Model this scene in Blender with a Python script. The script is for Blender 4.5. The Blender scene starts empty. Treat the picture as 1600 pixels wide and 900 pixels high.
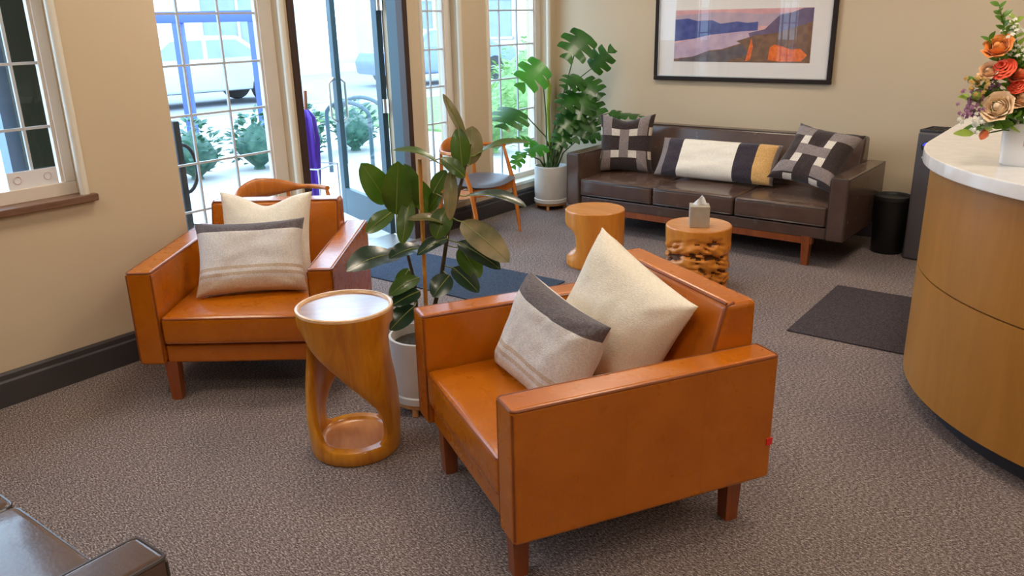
import bpy, bmesh, math, random
from mathutils import Vector, Matrix, noise
random.seed(7)
PI = math.pi
SC = bpy.context.scene
COL = SC.collection
R = math.radians

# ------------------------------------------------------------------ camera, sky, exposure
cam = bpy.data.cameras.new('camera')
cam.sensor_width = 36.0
cam.lens = 36.0 * 1269.7 / 1600.0
cam.clip_start = 0.05
cam.clip_end = 300
camo = bpy.data.objects.new('camera', cam)
COL.objects.link(camo)
def cam_matrix(yaw, pitch, roll, loc):
    fwd = Vector((math.sin(yaw) * math.cos(pitch), math.cos(yaw) * math.cos(pitch), -math.sin(pitch)))
    right = Vector((math.cos(yaw), -math.sin(yaw), 0))
    up = right.cross(fwd)
    c, s = math.cos(roll), math.sin(roll)
    r2, u2 = c * right + s * up, -s * right + c * up
    return Matrix(((r2.x, u2.x, -fwd.x, loc[0]), (r2.y, u2.y, -fwd.y, loc[1]), (r2.z, u2.z, -fwd.z, loc[2]), (0, 0, 0, 1)))
camo.matrix_world = cam_matrix(R(-37.244), R(18.39), R(-1.261), (0, 0, 1.6))
SC.camera = camo

SKY = 6.5          # daylight
LAMP = 21.0         # ceiling panels
EXPOSURE = 0.0
world = bpy.data.worlds.new('sky')
SC.world = world
world.use_nodes = True
bg = world.node_tree.nodes['Background']
bg.inputs[0].default_value = (0.52, 0.75, 1.0, 1)
bg.inputs[1].default_value = SKY
SC.view_settings.view_transform = 'Standard'
SC.view_settings.look = 'None'
SC.view_settings.exposure = EXPOSURE
SC.view_settings.gamma = 1.0
SC.view_settings.use_curve_mapping = False
SC.cycles.use_denoising = True
SC.cycles.max_bounces = 8
SC.cycles.diffuse_bounces = 4
SC.cycles.transparent_max_bounces = 24
SC.cycles.sample_clamp_indirect = 6.0
SC.cycles.caustics_reflective = False
SC.cycles.caustics_refractive = False

# ------------------------------------------------------------------ materials
MATS = {}
def srgb(r, g, b):
    f = lambda c: (c / 255 / 12.92) if c / 255 <= 0.04045 else ((c / 255 + 0.055) / 1.055) ** 2.4
    return (f(r), f(g), f(b), 1)
def base_mat(name, col, rough=0.5, metal=0.0, spec=0.5, coat=0.0, sheen=0.0):
    m = bpy.data.materials.new(name)
    m.use_nodes = True
    b = m.node_tree.nodes['Principled BSDF']
    b.inputs['Base Color'].default_value = col
    b.inputs['Roughness'].default_value = rough
    b.inputs['Metallic'].default_value = metal
    b.inputs['Specular IOR Level'].default_value = spec
    b.inputs['Coat Weight'].default_value = coat
    b.inputs['Coat Roughness'].default_value = 0.12
    b.inputs['Sheen Weight'].default_value = sheen
    MATS[name] = m
    return m
def N(m, t, **kw):
    n = m.node_tree.nodes.new(t)
    for k, v in kw.items():
        if k.startswith('i_'):
            n.inputs[k[2:].replace('_', ' ')].default_value = v
        else:
            setattr(n, k, v)
    return n
def L(m, a, b): m.node_tree.links.new(a, b)
def bsdf(m): return m.node_tree.nodes['Principled BSDF']
def coords(m, scale=(1, 1, 1), rot=(0, 0, 0), kind='Object'):
    tc = N(m, 'ShaderNodeTexCoord')
    mp = N(m, 'ShaderNodeMapping')
    mp.inputs['Scale'].default_value = scale
    mp.inputs['Rotation'].default_value = rot
    L(m, tc.outputs[kind], mp.inputs['Vector'])
    return mp.outputs['Vector']
def ramp(m, fac, stops):
    r = N(m, 'ShaderNodeValToRGB')
    e = r.color_ramp.elements
    while len(e) < len(stops): e.new(0.5)
    for k, (p, c) in enumerate(stops):
        e[k].position = p; e[k].color = c
    L(m, fac, r.inputs['Fac'])
    return r.outputs['Color']
def noisy(name, stops, scale=5, detail=4, rough=0.5, stretch=(1, 1, 1), bump=0.0, bscale=None, **kw):
    """noise-coloured material: stops = [(pos, rgba), ...]"""
    m = base_mat(name, stops[0][1], rough, **kw)
    v = coords(m, stretch)
    n = N(m, 'ShaderNodeTexNoise', i_Scale=scale, i_Detail=detail)
    L(m, v, n.inputs['Vector'])
    L(m, ramp(m, n.outputs['Fac'], stops), bsdf(m).inputs['Base Color'])
    if bump:
        n2 = N(m, 'ShaderNodeTexNoise', i_Scale=bscale or scale * 4, i_Detail=3)
        L(m, v, n2.inputs['Vector'])
        b = N(m, 'ShaderNodeBump', i_Strength=bump, i_Distance=0.01)
        L(m, n2.outputs['Fac'], b.inputs['Height'])
        L(m, b.outputs['Normal'], bsdf(m).inputs['Normal'])
    return m

def two(c, d=0.12):
    return [(0.3, (c[0] * (1 - d), c[1] * (1 - d), c[2] * (1 - d), 1)), (0.7, (min(1, c[0] * (1 + d)), min(1, c[1] * (1 + d)), min(1, c[2] * (1 + d)), 1))]
noisy('wall_paint', two((0.66, 0.54, 0.385), 0.02), 1.2, 2, 0.75, bump=0.02, bscale=180, spec=0.25)
noisy('ceiling_paint', two((0.78, 0.76, 0.72), 0.02), 2, 2, 0.8)
noisy('window_frame_white', two((0.78, 0.70, 0.62), 0.02), 3, 2, 0.4)
noisy('trim_cream', two((0.80, 0.76, 0.66), 0.02), 3, 2, 0.35)
noisy('muntin_grey', two((0.56, 0.58, 0.62), 0.02), 3, 2, 0.35)  # white bars greyed in the colour so they look backlit
noisy('sill_wood', [(0.3, srgb(104, 74, 58)), (0.7, srgb(132, 98, 78))], 6, 4, 0.45, stretch=(8, 1, 8))
noisy('baseboard_grey', two(srgb(66, 62, 64), 0.06), 4, 3, 0.45)
noisy('door_brown', two(srgb(62, 44, 38), 0.08), 5, 3, 0.5)
noisy('door_teal', two(srgb(56, 78, 88), 0.06), 4, 3, 0.4)
noisy('steel', two((0.62, 0.60, 0.57), 0.06), 9, 2, 0.35, metal=0.8)
noisy('black_rubber', two((0.02, 0.022, 0.025), 0.1), 8, 2, 0.5)
noisy('black_plastic', two((0.010, 0.010, 0.011), 0.1), 8, 2, 0.42)
noisy('purifier_grey', two(srgb(84, 80, 84), 0.06), 6, 2, 0.42)
noisy('purifier_dark', two(srgb(44, 40, 44), 0.06), 6, 2, 0.5)

# carpet: flecked loop pile
m = base_mat('carpet', (0.15, 0.12, 0.1, 1), 0.95, spec=0.08)
v = coords(m)
n1 = N(m, 'ShaderNodeTexNoise', i_Scale=210, i_Detail=3, i_Roughness=0.7); L(m, v, n1.inputs['Vector'])
v2 = coords(m, (80, 210, 80), (0, 0, R(20)))
n2 = N(m, 'ShaderNodeTexNoise', i_Scale=1.0, i_Detail=2); L(m, v2, n2.inputs['Vector'])
n3 = N(m, 'ShaderNodeTexNoise', i_Scale=2.2, i_Detail=3); L(m, v, n3.inputs['Vector'])
mx = N(m, 'ShaderNodeMath', operation='ADD'); L(m, n1.outputs['Fac'], mx.inputs[0]); L(m, n2.outputs['Fac'], mx.inputs[1])
mh = N(m, 'ShaderNodeMath', operation='MULTIPLY'); L(m, mx.outputs[0], mh.inputs[0]); mh.inputs[1].default_value = 0.5
fleck = ramp(m, mh.outputs[0], [(0.37, srgb(58, 50, 52)), (0.46, srgb(104, 93, 92)), (0.54, srgb(142, 130, 128)), (0.64, srgb(206, 196, 192))])
tone = ramp(m, n3.outputs['Fac'], [(0.3, (0.90, 0.90, 0.92, 1)), (0.7, (1.06, 1.03, 1.0, 1))])
mu = N(m, 'ShaderNodeMix', data_type='RGBA', blend_type='MULTIPLY'); mu.inputs[0].default_value = 1
L(m, fleck, mu.inputs[6]); L(m, tone, mu.inputs[7]); L(m, mu.outputs[2], bsdf(m).inputs['Base Color'])
bp = N(m, 'ShaderNodeBump', i_Strength=0.6, i_Distance=0.006); L(m, mh.outputs[0], bp.inputs['Height']); L(m, bp.outputs['Normal'], bsdf(m).inputs['Normal'])

noisy('mat_charcoal', [(0.35, srgb(58, 52, 56)), (0.65, srgb(86, 78, 80))], 160, 2, 0.95, bump=0.4, bscale=220, spec=0.1)
noisy('mat_daylight_blue', [(0.35, srgb(48, 60, 80)), (0.65, srgb(76, 88, 106))], 160, 2, 0.95, bump=0.4, bscale=220, spec=0.1)  # blue grey, with daylight from the door put into the colour as extra blue

def leather(name, a, b, rough, bump=0.05):
    m = noisy(name, [(0.3, a), (0.72, b)], 5.5, 5, rough, bump=bump, bscale=90, spec=0.38, coat=0.28)
    n = N(m, 'ShaderNodeTexNoise', i_Scale=14, i_Detail=3)
    L(m, coords(m), n.inputs['Vector'])
    r = N(m, 'ShaderNodeMapRange'); r.inputs[3].default_value = rough - 0.03; r.inputs[4].default_value = rough + 0.05
    L(m, n.outputs['Fac'], r.inputs[0]); L(m, r.outputs[0], bsdf(m).inputs['Roughness'])
    return m
leather('leather_tan', (0.42, 0.104, 0.001, 1), (0.51, 0.142, 0.003, 1), 0.27)
leather('leather_tan_piping', (0.19, 0.040, 0.002, 1), (0.27, 0.065, 0.003, 1), 0.38)
leather('leather_brown', (0.074, 0.043, 0.033, 1), (0.120, 0.072, 0.054, 1), 0.25)
leather('leather_brown_piping', (0.038, 0.026, 0.024, 1), (0.055, 0.040, 0.036, 1), 0.34)
noisy('underside_black', two((0.02, 0.018, 0.017), 0.1), 8, 2, 0.9)
def wood(name, a, b, rough=0.35, scale=3.0, stretch=(6, 6, 1), coat=0.2, bump=0.05):
    m = base_mat(name, a, rough, coat=coat)
    v = coords(m, stretch)
    n = N(m, 'ShaderNodeTexNoise', i_Scale=scale, i_Detail=6, i_Roughness=0.65, i_Distortion=0.6)
    L(m, v, n.inputs['Vector'])
    L(m, ramp(m, n.outputs['Fac'], [(0.28, a), (0.72, b)]), bsdf(m).inputs['Base Color'])
    if bump:
        bn = N(m, 'ShaderNodeBump', i_Strength=bump, i_Distance=0.004)
        L(m, n.outputs['Fac'], bn.inputs['Height']); L(m, bn.outputs['Normal'], bsdf(m).inputs['Normal'])
    return m
wood('leg_wood', srgb(120, 56, 24), srgb(158, 84, 40))
wood('twist_wood', srgb(166, 92, 8), srgb(216, 144, 34), 0.30, 2.6, coat=0.35)
wood('twist_top', srgb(140, 96, 72), srgb(184, 136, 104), 0.2, 3.5, (6, 1, 6), coat=0.35)
wood('twist_rim', srgb(216, 168, 120), srgb(236, 200, 160), 0.25, 3.5)
wood('stump_wood', srgb(196, 112, 24), srgb(228, 150, 58), 0.38, 2.5, coat=0.15)
wood('stump_top', srgb(190, 118, 56), srgb(222, 152, 86), 0.30, 4, (1, 6, 1), coat=0.2)
wood('hollow_dark', srgb(60, 34, 12), srgb(120, 68, 22), 0.7, 9, (2, 2, 4), coat=0, bump=0.5)
wood('chair_wood', srgb(178, 96, 26), srgb(214, 130, 48), 0.35, 4)
wood('counter_wood', srgb(162, 108, 38), srgb(180, 124, 50), 0.42, 2.2, (5, 5, 0.6), coat=0.08, bump=0.02)
noisy('counter_seam', two(srgb(70, 42, 18), 0.1), 5, 2, 0.6)
noisy('quartz_white', [(0.35, (0.82, 0.81, 0.80, 1)), (0.62, (0.88, 0.87, 0.87, 1))], 18, 5, 0.16, coat=0.3)
noisy('toe_kick', two(srgb(58, 58, 64), 0.06), 5, 2, 0.5)
noisy('pot_white', two((0.70, 0.68, 0.66), 0.05), 7, 4, 0.55)
wood('stand_wood', srgb(196, 140, 84), srgb(220, 168, 112), 0.45, 4)
noisy('soil', [(0.35, (0.012, 0.008, 0.005, 1)), (0.65, (0.05, 0.033, 0.022, 1))], 60, 4, 0.95, bump=0.8, bscale=80)
noisy('vase_ceramic', two((0.80, 0.80, 0.82), 0.03), 6, 2, 0.2, coat=0.4)
noisy('label_pink', two(srgb(206, 150, 146), 0.05), 30, 2, 0.5)
noisy('label_red', two(srgb(160, 52, 60), 0.05), 30, 2, 0.5)
noisy('tag_red', two((0.75, 0.02, 0.02), 0.05), 30, 2, 0.6)
noisy('tissue_box', two(srgb(168, 156, 140), 0.05), 24, 3, 0.7)
noisy('tissue_paper', two((0.88, 0.88, 0.90), 0.02), 12, 2, 0.9)
def fabric(name, a, b, scale=140, bump=0.35):
    return noisy(name, [(0.35, a), (0.65, b)], scale, 3, 0.92, bump=bump, bscale=scale * 1.6, spec=0.12, sheen=0.25)
fabric('linen_cream', srgb(234, 225, 208), srgb(244, 237, 224))
fabric('linen_light', srgb(206, 200, 198), srgb(224, 219, 217))
fabric('linen_stripe', srgb(188, 168, 148), srgb(204, 186, 168))
fabric('linen_sand', srgb(206, 192, 174), srgb(222, 210, 194))
fabric('linen_slate', srgb(84, 76, 80), srgb(108, 100, 104))
fabric('weave_dark', srgb(48, 38, 38), srgb(68, 57, 56))
fabric('weave_grey', srgb(124, 112, 112), srgb(150, 138, 136))
fabric('weave_white', srgb(206, 196, 184), srgb(230, 222, 210))
fabric('weave_navy', srgb(50, 44, 52), srgb(68, 60, 68))
fabric('weave_tan', srgb(204, 158, 96), srgb(226, 182, 122))
def leafmat(name, a, b, rough=0.3, trans=0.0, scale=9):
    m = noisy(name, [(0.3, a), (0.7, b)], scale, 3, rough, coat=0.15)
    m.node_tree.nodes['Principled BSDF'].inputs['Subsurface Weight'].default_value = 0.0
    if trans:
        pr = bsdf(m)
        t = N(m, 'ShaderNodeBsdfTranslucent'); t.inputs['Color'].default_value = (b[0] * 1.6, b[1] * 1.8, b[2], 1)
        mix = N(m, 'ShaderNodeMixShader'); mix.inputs[0].default_value = trans
        L(m, pr.outputs[0], mix.inputs[1]); L(m, t.outputs[0], mix.inputs[2])
        L(m, mix.outputs[0], m.node_tree.nodes['Material Output'].inputs['Surface'])
    return m
leafmat('rubber_leaf', srgb(48, 72, 20), srgb(78, 104, 34), 0.32, 0.18)
leafmat('rubber_leaf_back', srgb(104, 96, 62), srgb(134, 122, 84), 0.45, 0.12)
leafmat('rubber_leaf_dark', srgb(26, 44, 30), srgb(44, 66, 46), 0.26, 0.08)
leafmat('rubber_leaf_brown', srgb(68, 74, 36), srgb(148, 128, 92), 0.42, 0.10)
noisy('rubber_midrib', two(srgb(128, 138, 64), 0.08), 8, 2, 0.4)
leafmat('monstera_leaf', srgb(26, 70, 22), srgb(54, 108, 34), 0.34, 0.16)
leafmat('monstera_leaf_bright', srgb(36, 104, 24), srgb(66, 140, 36), 0.4, 0.22)
noisy('monstera_stem', two(srgb(70, 98, 46), 0.12), 9, 2, 0.45)
noisy('monstera_sheath', two(srgb(150, 172, 62), 0.1), 9, 2, 0.45)
noisy('stem_brown', [(0.3, srgb(52, 44, 30)), (0.7, srgb(82, 70, 46))], 18, 3, 0.6)
noisy('bamboo', [(0.3, srgb(190, 128, 46)), (0.7, srgb(218, 158, 74))], 14, 3, 0.45)
for nm, a, b in (('petal_orange', (244, 140, 50), (250, 176, 96)), ('petal_red', (244, 66, 34), (252, 96, 56)), ('petal_coral', (232, 104, 56), (244, 140, 90)),
                 ('petal_peach', (240, 188, 138), (250, 214, 176)), ('petal_cream', (246, 210, 168), (252, 230, 198)), ('petal_purple', (120, 70, 104), (160, 104, 140)),
                 ('petal_white', (232, 230, 214), (246, 244, 236)), ('petal_gold', (168, 128, 52), (198, 160, 84))):
    noisy(nm, [(0.3, srgb(*a)), (0.7, srgb(*b))], 40, 2, 0.6, sheen=0.2)
leafmat('bouquet_green', srgb(56, 92, 28), srgb(100, 140, 48), 0.4, 0.2)
leafmat('bouquet_lime', srgb(120, 148, 46), srgb(160, 180, 84), 0.45, 0.2)
noisy('frame_black', two(srgb(38, 28, 25), 0.1), 8, 3, 0.5, spec=0.25)
noisy('frame_silver', two((0.55, 0.52, 0.48), 0.05), 20, 2, 0.3, metal=0.7)
noisy('mat_board', two((0.88, 0.84, 0.82), 0.01), 6, 2, 0.8)
noisy('seat_grey', two(srgb(92, 96, 108), 0.08), 14, 3, 0.42)
noisy('paper_white', two((0.82, 0.82, 0.86), 0.02), 8, 2, 0.8)
noisy('paper_pink', two((0.74, 0.62, 0.66), 0.03), 8, 2, 0.8)
# the print: sunset over a lake
def flat(name, a, b, sc=18): return noisy(name, [(0.35, srgb(*a)), (0.65, srgb(*b))], sc, 3, 0.5)
flat('print_sky_pink', (214, 158, 164), (234, 180, 178), 9)
flat('print_sky_lilac', (178, 158, 178), (200, 172, 186), 9)
flat('print_hill_blue', (62, 72, 140), (84, 90, 160))
flat('print_hill_violet', (96, 76, 112), (112, 92, 124))
flat('print_lake', (188, 160, 186), (212, 184, 202), 12)
flat('print_shore', (92, 80, 86), (112, 98, 98))
flat('print_moor', (112, 78, 58), (138, 98, 68), 24)
flat('print_orange', (224, 92, 14), (250, 124, 20), 40)
# glass: clear pane with a Fresnel reflection
def glass(name, tint, extra=0.0, ior=1.45):
    m = bpy.data.materials.new(name); m.use_nodes = True
    nt = m.node_tree
    nt.nodes.remove(nt.nodes['Principled BSDF'])
    t = N(m, 'ShaderNodeBsdfTransparent'); t.inputs[0].default_value = tint
    g = N(m, 'ShaderNodeBsdfGlossy'); g.inputs['Roughness'].default_value = 0.01
    fr = N(m, 'ShaderNodeFresnel')
    ge = N(m, 'ShaderNodeNewGeometry'); mr = N(m, 'ShaderNodeMapRange')       # a thin pane: same reflection from both sides
    mr.inputs[3].default_value = ior; mr.inputs[4].default_value = 1 / ior
    L(m, ge.outputs['Backfacing'], mr.inputs[0]); L(m, mr.outputs[0], fr.inputs[0])
    ad = N(m, 'ShaderNodeMath', operation='ADD'); ad.inputs[1].default_value = extra
    L(m, fr.outputs[0], ad.inputs[0])
    mx = N(m, 'ShaderNodeMixShader')
    L(m, ad.outputs[0], mx.inputs[0]); L(m, t.outputs[0], mx.inputs[1]); L(m, g.outputs[0], mx.inputs[2])
    L(m, mx.outputs[0], nt.nodes['Material Output'].inputs['Surface'])
    MATS[name] = m
glass('window_glass', (0.97, 0.99, 1.0, 1), 0.0)
glass('door_glass', (0.88, 0.96, 0.97, 1), 0.02)
glass('picture_glass', (1, 1, 1, 1), 0.02, 1.35)
def emit(name, col, s):
    m = base_mat(name, col, 0.5)
    bsdf(m).inputs['Emission Color'].default_value = col
    bsdf(m).inputs['Emission Strength'].default_value = s
emit('lamp_diffuser', (1.0, 0.86, 0.68, 1), LAMP)
emit('display_blue', (0.06, 0.06, 0.9, 1), 0.5)
# outdoors
noisy('ext_paving', [(0.35, (0.44, 0.43, 0.42, 1)), (0.65, (0.52, 0.51, 0.50, 1))], 3, 4, 0.9)
noisy('ext_lawn', [(0.35, srgb(104, 136, 76)), (0.65, srgb(130, 158, 96))], 8, 5, 0.95)
noisy('ext_road', two((0.29, 0.30, 0.32), 0.06), 2, 4, 0.9)
leafmat('ext_hedge', srgb(36, 82, 74), srgb(78, 120, 98), 0.6, 0.1, 14)
leafmat('ext_shrub', srgb(80, 122, 60), srgb(134, 166, 100), 0.6, 0.1, 14)
noisy('ext_render_white', two((0.58, 0.60, 0.62), 0.04), 2, 3, 0.8)
noisy('ext_render_pink', two((0.58, 0.49, 0.47), 0.04), 2, 3, 0.8)
noisy('ext_blue', two(srgb(66, 88, 178), 0.05), 3, 2, 0.5)
noisy('ext_window', two((0.24, 0.30, 0.36), 0.1), 2, 2, 0.2)
noisy('ext_roof', two((0.36, 0.34, 0.37), 0.08), 4, 3, 0.8)
noisy('ext_trim_blue', two(srgb(124, 148, 184), 0.04), 3, 2, 0.5)
noisy('ext_wall_shade', two(srgb(40, 46, 36), 0.08), 5, 3, 0.8)
noisy('car_silver', two((0.46, 0.49, 0.53), 0.03), 2, 2, 0.25, metal=0.3, coat=0.6)
noisy('car_blue', two(srgb(112, 130, 164), 0.03), 2, 2, 0.25, metal=0.3, coat=0.6)
noisy('umbrella_purple', two(srgb(84, 40, 176), 0.1), 12, 3, 0.6, sheen=0.3)
noisy('tail_red', two((0.7, 0.05, 0.03), 0.05), 12, 3, 0.4)

# ------------------------------------------------------------------ mesh helpers
class MB:
    def __init__(s): s.v = []; s.f = []; s.mi = []; s.sm = []
    def add(s, vs, fs, mi=0, smooth=True, M=None):
        o = len(s.v)
        for p in vs:
            p = Vector(p)
            if M is not None: p = M @ p
            s.v.append(tuple(p))
        for k, f in enumerate(fs):
            s.f.append(tuple(i + o for i in f)); s.mi.append(mi if isinstance(mi, int) else mi[k]); s.sm.append(smooth)
        return s
    def box(s, a, b, bev=0.0, seg=2, mi=0, M=None):
        """axis box from corner a to corner b, bevelled"""
        bm = bmesh.new()
        bmesh.ops.create_cube(bm, size=1)
        c = [(a[i] + b[i]) / 2 for i in range(3)]; d = [abs(b[i] - a[i]) for i in range(3)]
        for w in bm.verts: w.co = Vector((c[0] + w.co.x * d[0], c[1] + w.co.y * d[1], c[2] + w.co.z * d[2]))
        if bev: bmesh.ops.bevel(bm, geom=bm.edges[:], offset=min(bev, min(d) * 0.49), segments=seg, profile=0.5, affect='EDGES')
        s.bm(bm, mi, M, smooth=bev > 0)
        return s
    def bm(s, bm, mi=0, M=None, smooth=True):
        bm.verts.index_update()
        s.add([w.co.copy() for w in bm.verts], [[w.index for w in f.verts] for f in bm.faces], mi, smooth, M)
        bm.free()
    def prism(s, prof, a, b, axis='x', bev=0.0, seg=2, mi=0, M=None):
        """extrude a polygon (list of 2-D points) along an axis"""
        def P(p, t):
            return {'x': (t, p[0], p[1]), 'y': (p[0], t, p[1]), 'z': (p[0], p[1], t)}[axis]
        bm = bmesh.new()
        v0 = [bm.verts.new(P(p, a)) for p in prof]; v1 = [bm.verts.new(P(p, b)) for p in prof]
        n = len(prof)
        bm.faces.new(v0); bm.faces.new(v1[::-1])
        for i in range(n): bm.faces.new((v0[i], v1[i], v1[(i + 1) % n], v0[(i + 1) % n]))
        bmesh.ops.recalc_face_normals(bm, faces=bm.faces[:])
        if bev: bmesh.ops.bevel(bm, geom=bm.edges[:], offset=bev, segments=seg, profile=0.5, affect='EDGES')
        s.bm(bm, mi, M, smooth=bev > 0)
        return s
    def tube(s, pts, r, n=8, mi=0, cap=True, M=None, flat=1.0, closed=False):
        pts = [Vector(p) for p in pts]
        k = len(pts)
        rs = r if isinstance(r, (list, tuple)) else [r] * k
        up = Vector((0, 0, 1))
        vs = []; prev = None
        for i, p in enumerate(pts):
            if closed: t = (pts[(i + 1) % k] - pts[i - 1])
            else: t = (pts[min(i + 1, k - 1)] - pts[max(i - 1, 0)])
            t.normalize()
            if prev is None:
                x = t.cross(up)
                if x.length < 1e-3: x = t.cross(Vector((1, 0, 0)))
            else:
                x = prev - t * prev.dot(t)
                if x.length < 1e-4: x = t.cross(up)
            x.normalize(); y = t.cross(x); prev = x
            for j in range(n):
                a = 2 * PI * j / n
                vs.append(p + x * math.cos(a) * rs[i] + y * math.sin(a) * rs[i] * flat)
        fs = []
        for i in range(k if closed else k - 1):
            i2 = (i + 1) % k
            for j in range(n):
                fs.append((i * n + j, i * n + (j + 1) % n, i2 * n + (j + 1) % n, i2 * n + j))
        if cap and not closed:
            fs.append(tuple(range(n))[::-1]); fs.append(tuple((k - 1) * n + j for j in range(n)))
        s.add(vs, fs, mi, True, M)
        return s
    def lathe(s, prof, n=40, mi=0, c=(0, 0, 0), M=None, fn=None, cap=True):
        """prof: (r, z) pairs; fn(r, z, a) -> radius"""
        vs = []
        for r, z in prof:
            for j in range(n):
                a = 2 * PI * j / n
                rr = fn(r, z, a) if fn else r
                vs.append((c[0] + rr * math.cos(a), c[1] + rr * math.sin(a), c[2] + z))
        fs = []
        for i in range(len(prof) - 1):
            for j in range(n):
                fs.append((i * n + j, i * n + (j + 1) % n, (i + 1) * n + (j + 1) % n, (i + 1) * n + j))
        k = len(prof) - 1
        if cap: fs.append(tuple(range(n))[::-1]); fs.append(tuple(k * n + j for j in range(n)))
        mm = mi
        if not isinstance(mi, int):
            mm = [mi(i) for i in range(k) for j in range(n)] + ([mi(0), mi(k - 1)] if cap else [])
        s.add(vs, fs, mm, True, M)
        return s
    def build(s, name, mats, parent=None, angle=32, weighted=False, loc=None):
        me = bpy.data.meshes.new(name)
        me.from_pydata(s.v, [], s.f)
        for mn in ([mats] if isinstance(mats, str) else mats): me.materials.append(MATS[mn])
        for p, i, sm in zip(me.polygons, s.mi, s.sm): p.material_index = i; p.use_smooth = sm
        bm = bmesh.new(); bm.from_mesh(me)
        ca = R(angle)
        for e in bm.edges:
            if len(e.link_faces) == 2 and e.link_faces[0].normal.length > 0 and e.link_faces[1].normal.length > 0:
                if e.link_faces[0].normal.angle(e.link_faces[1].normal, 0) > ca: e.smooth = False
        bm.to_mesh(me); bm.free()
        o = bpy.data.objects.new(name, me)
        COL.objects.link(o)
        if parent is not None: o.parent = parent
        if loc is not None: o.location = loc
        if weighted:
            w = o.modifiers.new('weighted', 'WEIGHTED_NORMAL'); w.keep_sharp = True; w.weight = 100
        return o
def tag(o, label=None, cat=None, group=None, kind=None):
    for k, v in (('label', label), ('category', cat), ('group', group), ('kind', kind)):
        if v: o[k] = v
    return o
def thing(name, label, cat, loc=(0, 0, 0), rz=0, group=None):
    o = bpy.data.objects.new(name, None)
    o.empty_display_size = 0.1
    COL.objects.link(o)
    o.location = loc; o.rotation_euler = (0, 0, rz)
    return tag(o, label, cat, group)
def struct(o): o['kind'] = 'structure'; return o
def B(a, b, bev=0.0, seg=2): return MB().box(a, b, bev, seg)

# ------------------------------------------------------------------ the room
XL, XF, XG, YB = -3.81, -4.22, -4.34, 6.27     # left wall, window wall, glass plane, back wall
XR, YN, ZC = 3.0, -2.6, 2.75
def struct_empty(name):
    o = bpy.data.objects.new(name, None); o.empty_display_size = 0.1; COL.objects.link(o); o['kind'] = 'structure'
    return o
struct(B((XF - 0.30, YN - 0.2, -0.12), (XR + 0.2, YB + 0.2, 0.0)).build('floor', 'carpet'))
struct(B((-4.60, YN - 0.2, ZC), (XR + 0.2, YB + 0.2, ZC + 0.1)).build('ceiling', 'ceiling_paint'))
def wall_with_openings(x0, x1, y0, y1, z1, ops):
    """wall slab between x0..x1 running along y, with openings (ya, yb, za, zb)"""
    mb = MB(); y = y0
    for ya, yb, za, zb in sorted(ops):
        if ya > y: mb.box((x0, y, 0), (x1, ya, z1))
        if za > 0: mb.box((x0, ya, 0), (x1, yb, za))
        if zb < z1: mb.box((x0, ya, zb), (x1, yb, z1))
        y = yb
    if y < y1: mb.box((x0, y, 0), (x1, y1, z1))
    return mb
WL = (0.30, 1.77, 0.865, 2.25)                        # opening in the left wall
OPS = [(2.38, 3.31, 0.22, 2.30), (3.35, 4.385, 0.0, 2.28), (4.53, 4.965, 0.22, 2.30), (5.305, 6.165, 0.22, 2.30)]
mb = wall_with_openings(XL - 0.24, XL, YN, 2.02, ZC, [WL]); mb.box((-4.46, 2.02, 0), (XL, 2.25, ZC))
struct(mb.build('wall_left', 'wall_paint'))
struct(wall_with_openings(-4.46, XF, 2.25, YB, ZC, OPS).build('wall_window', 'wall_paint'))
struct(B((-4.46, YB, 0), (XR, YB + 0.15, ZC)).build('wall_back', 'wall_paint'))
struct(B((XR, YN, 0), (XR + 0.15, YB + 0.15, ZC)).build('wall_right', 'wall_paint'))
struct(B((XL - 0.24, YN - 0.15, 0), (XR + 0.15, YN, ZC)).build('wall_front', 'wall_paint'))
def skirting(name, pts_fn):
    mb = MB(); pts_fn(mb); return struct(mb.build(name, 'baseboard_grey', weighted=True))
def sk(mb, ax, w, s, a, b, h=0.155):
    """skirting along axis ax at wall coordinate w, projecting s"""
    prof = [(w, 0), (w + s * 0.020, 0), (w + s * 0.020, h * 0.72), (w + s * 0.014, h * 0.78), (w + s * 0.014, h * 0.93), (w + s * 0.008, h), (w, h)]
    if ax == 'y': mb.prism(prof, a, b, 'y')
    else: mb.prism(prof, a, b, 'x')
skirting('baseboard_left', lambda m: (sk(m, 'y', XL, 1, YN, 2.25)))
skirting('baseboard_window', lambda m: (sk(m, 'y', XF, 1, 2.25, 3.35), sk(m, 'y', XF, 1, 4.385, YB)))
skirting('baseboard_back', lambda m: sk(m, 'x', YB, -1, XF, XR))

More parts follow.
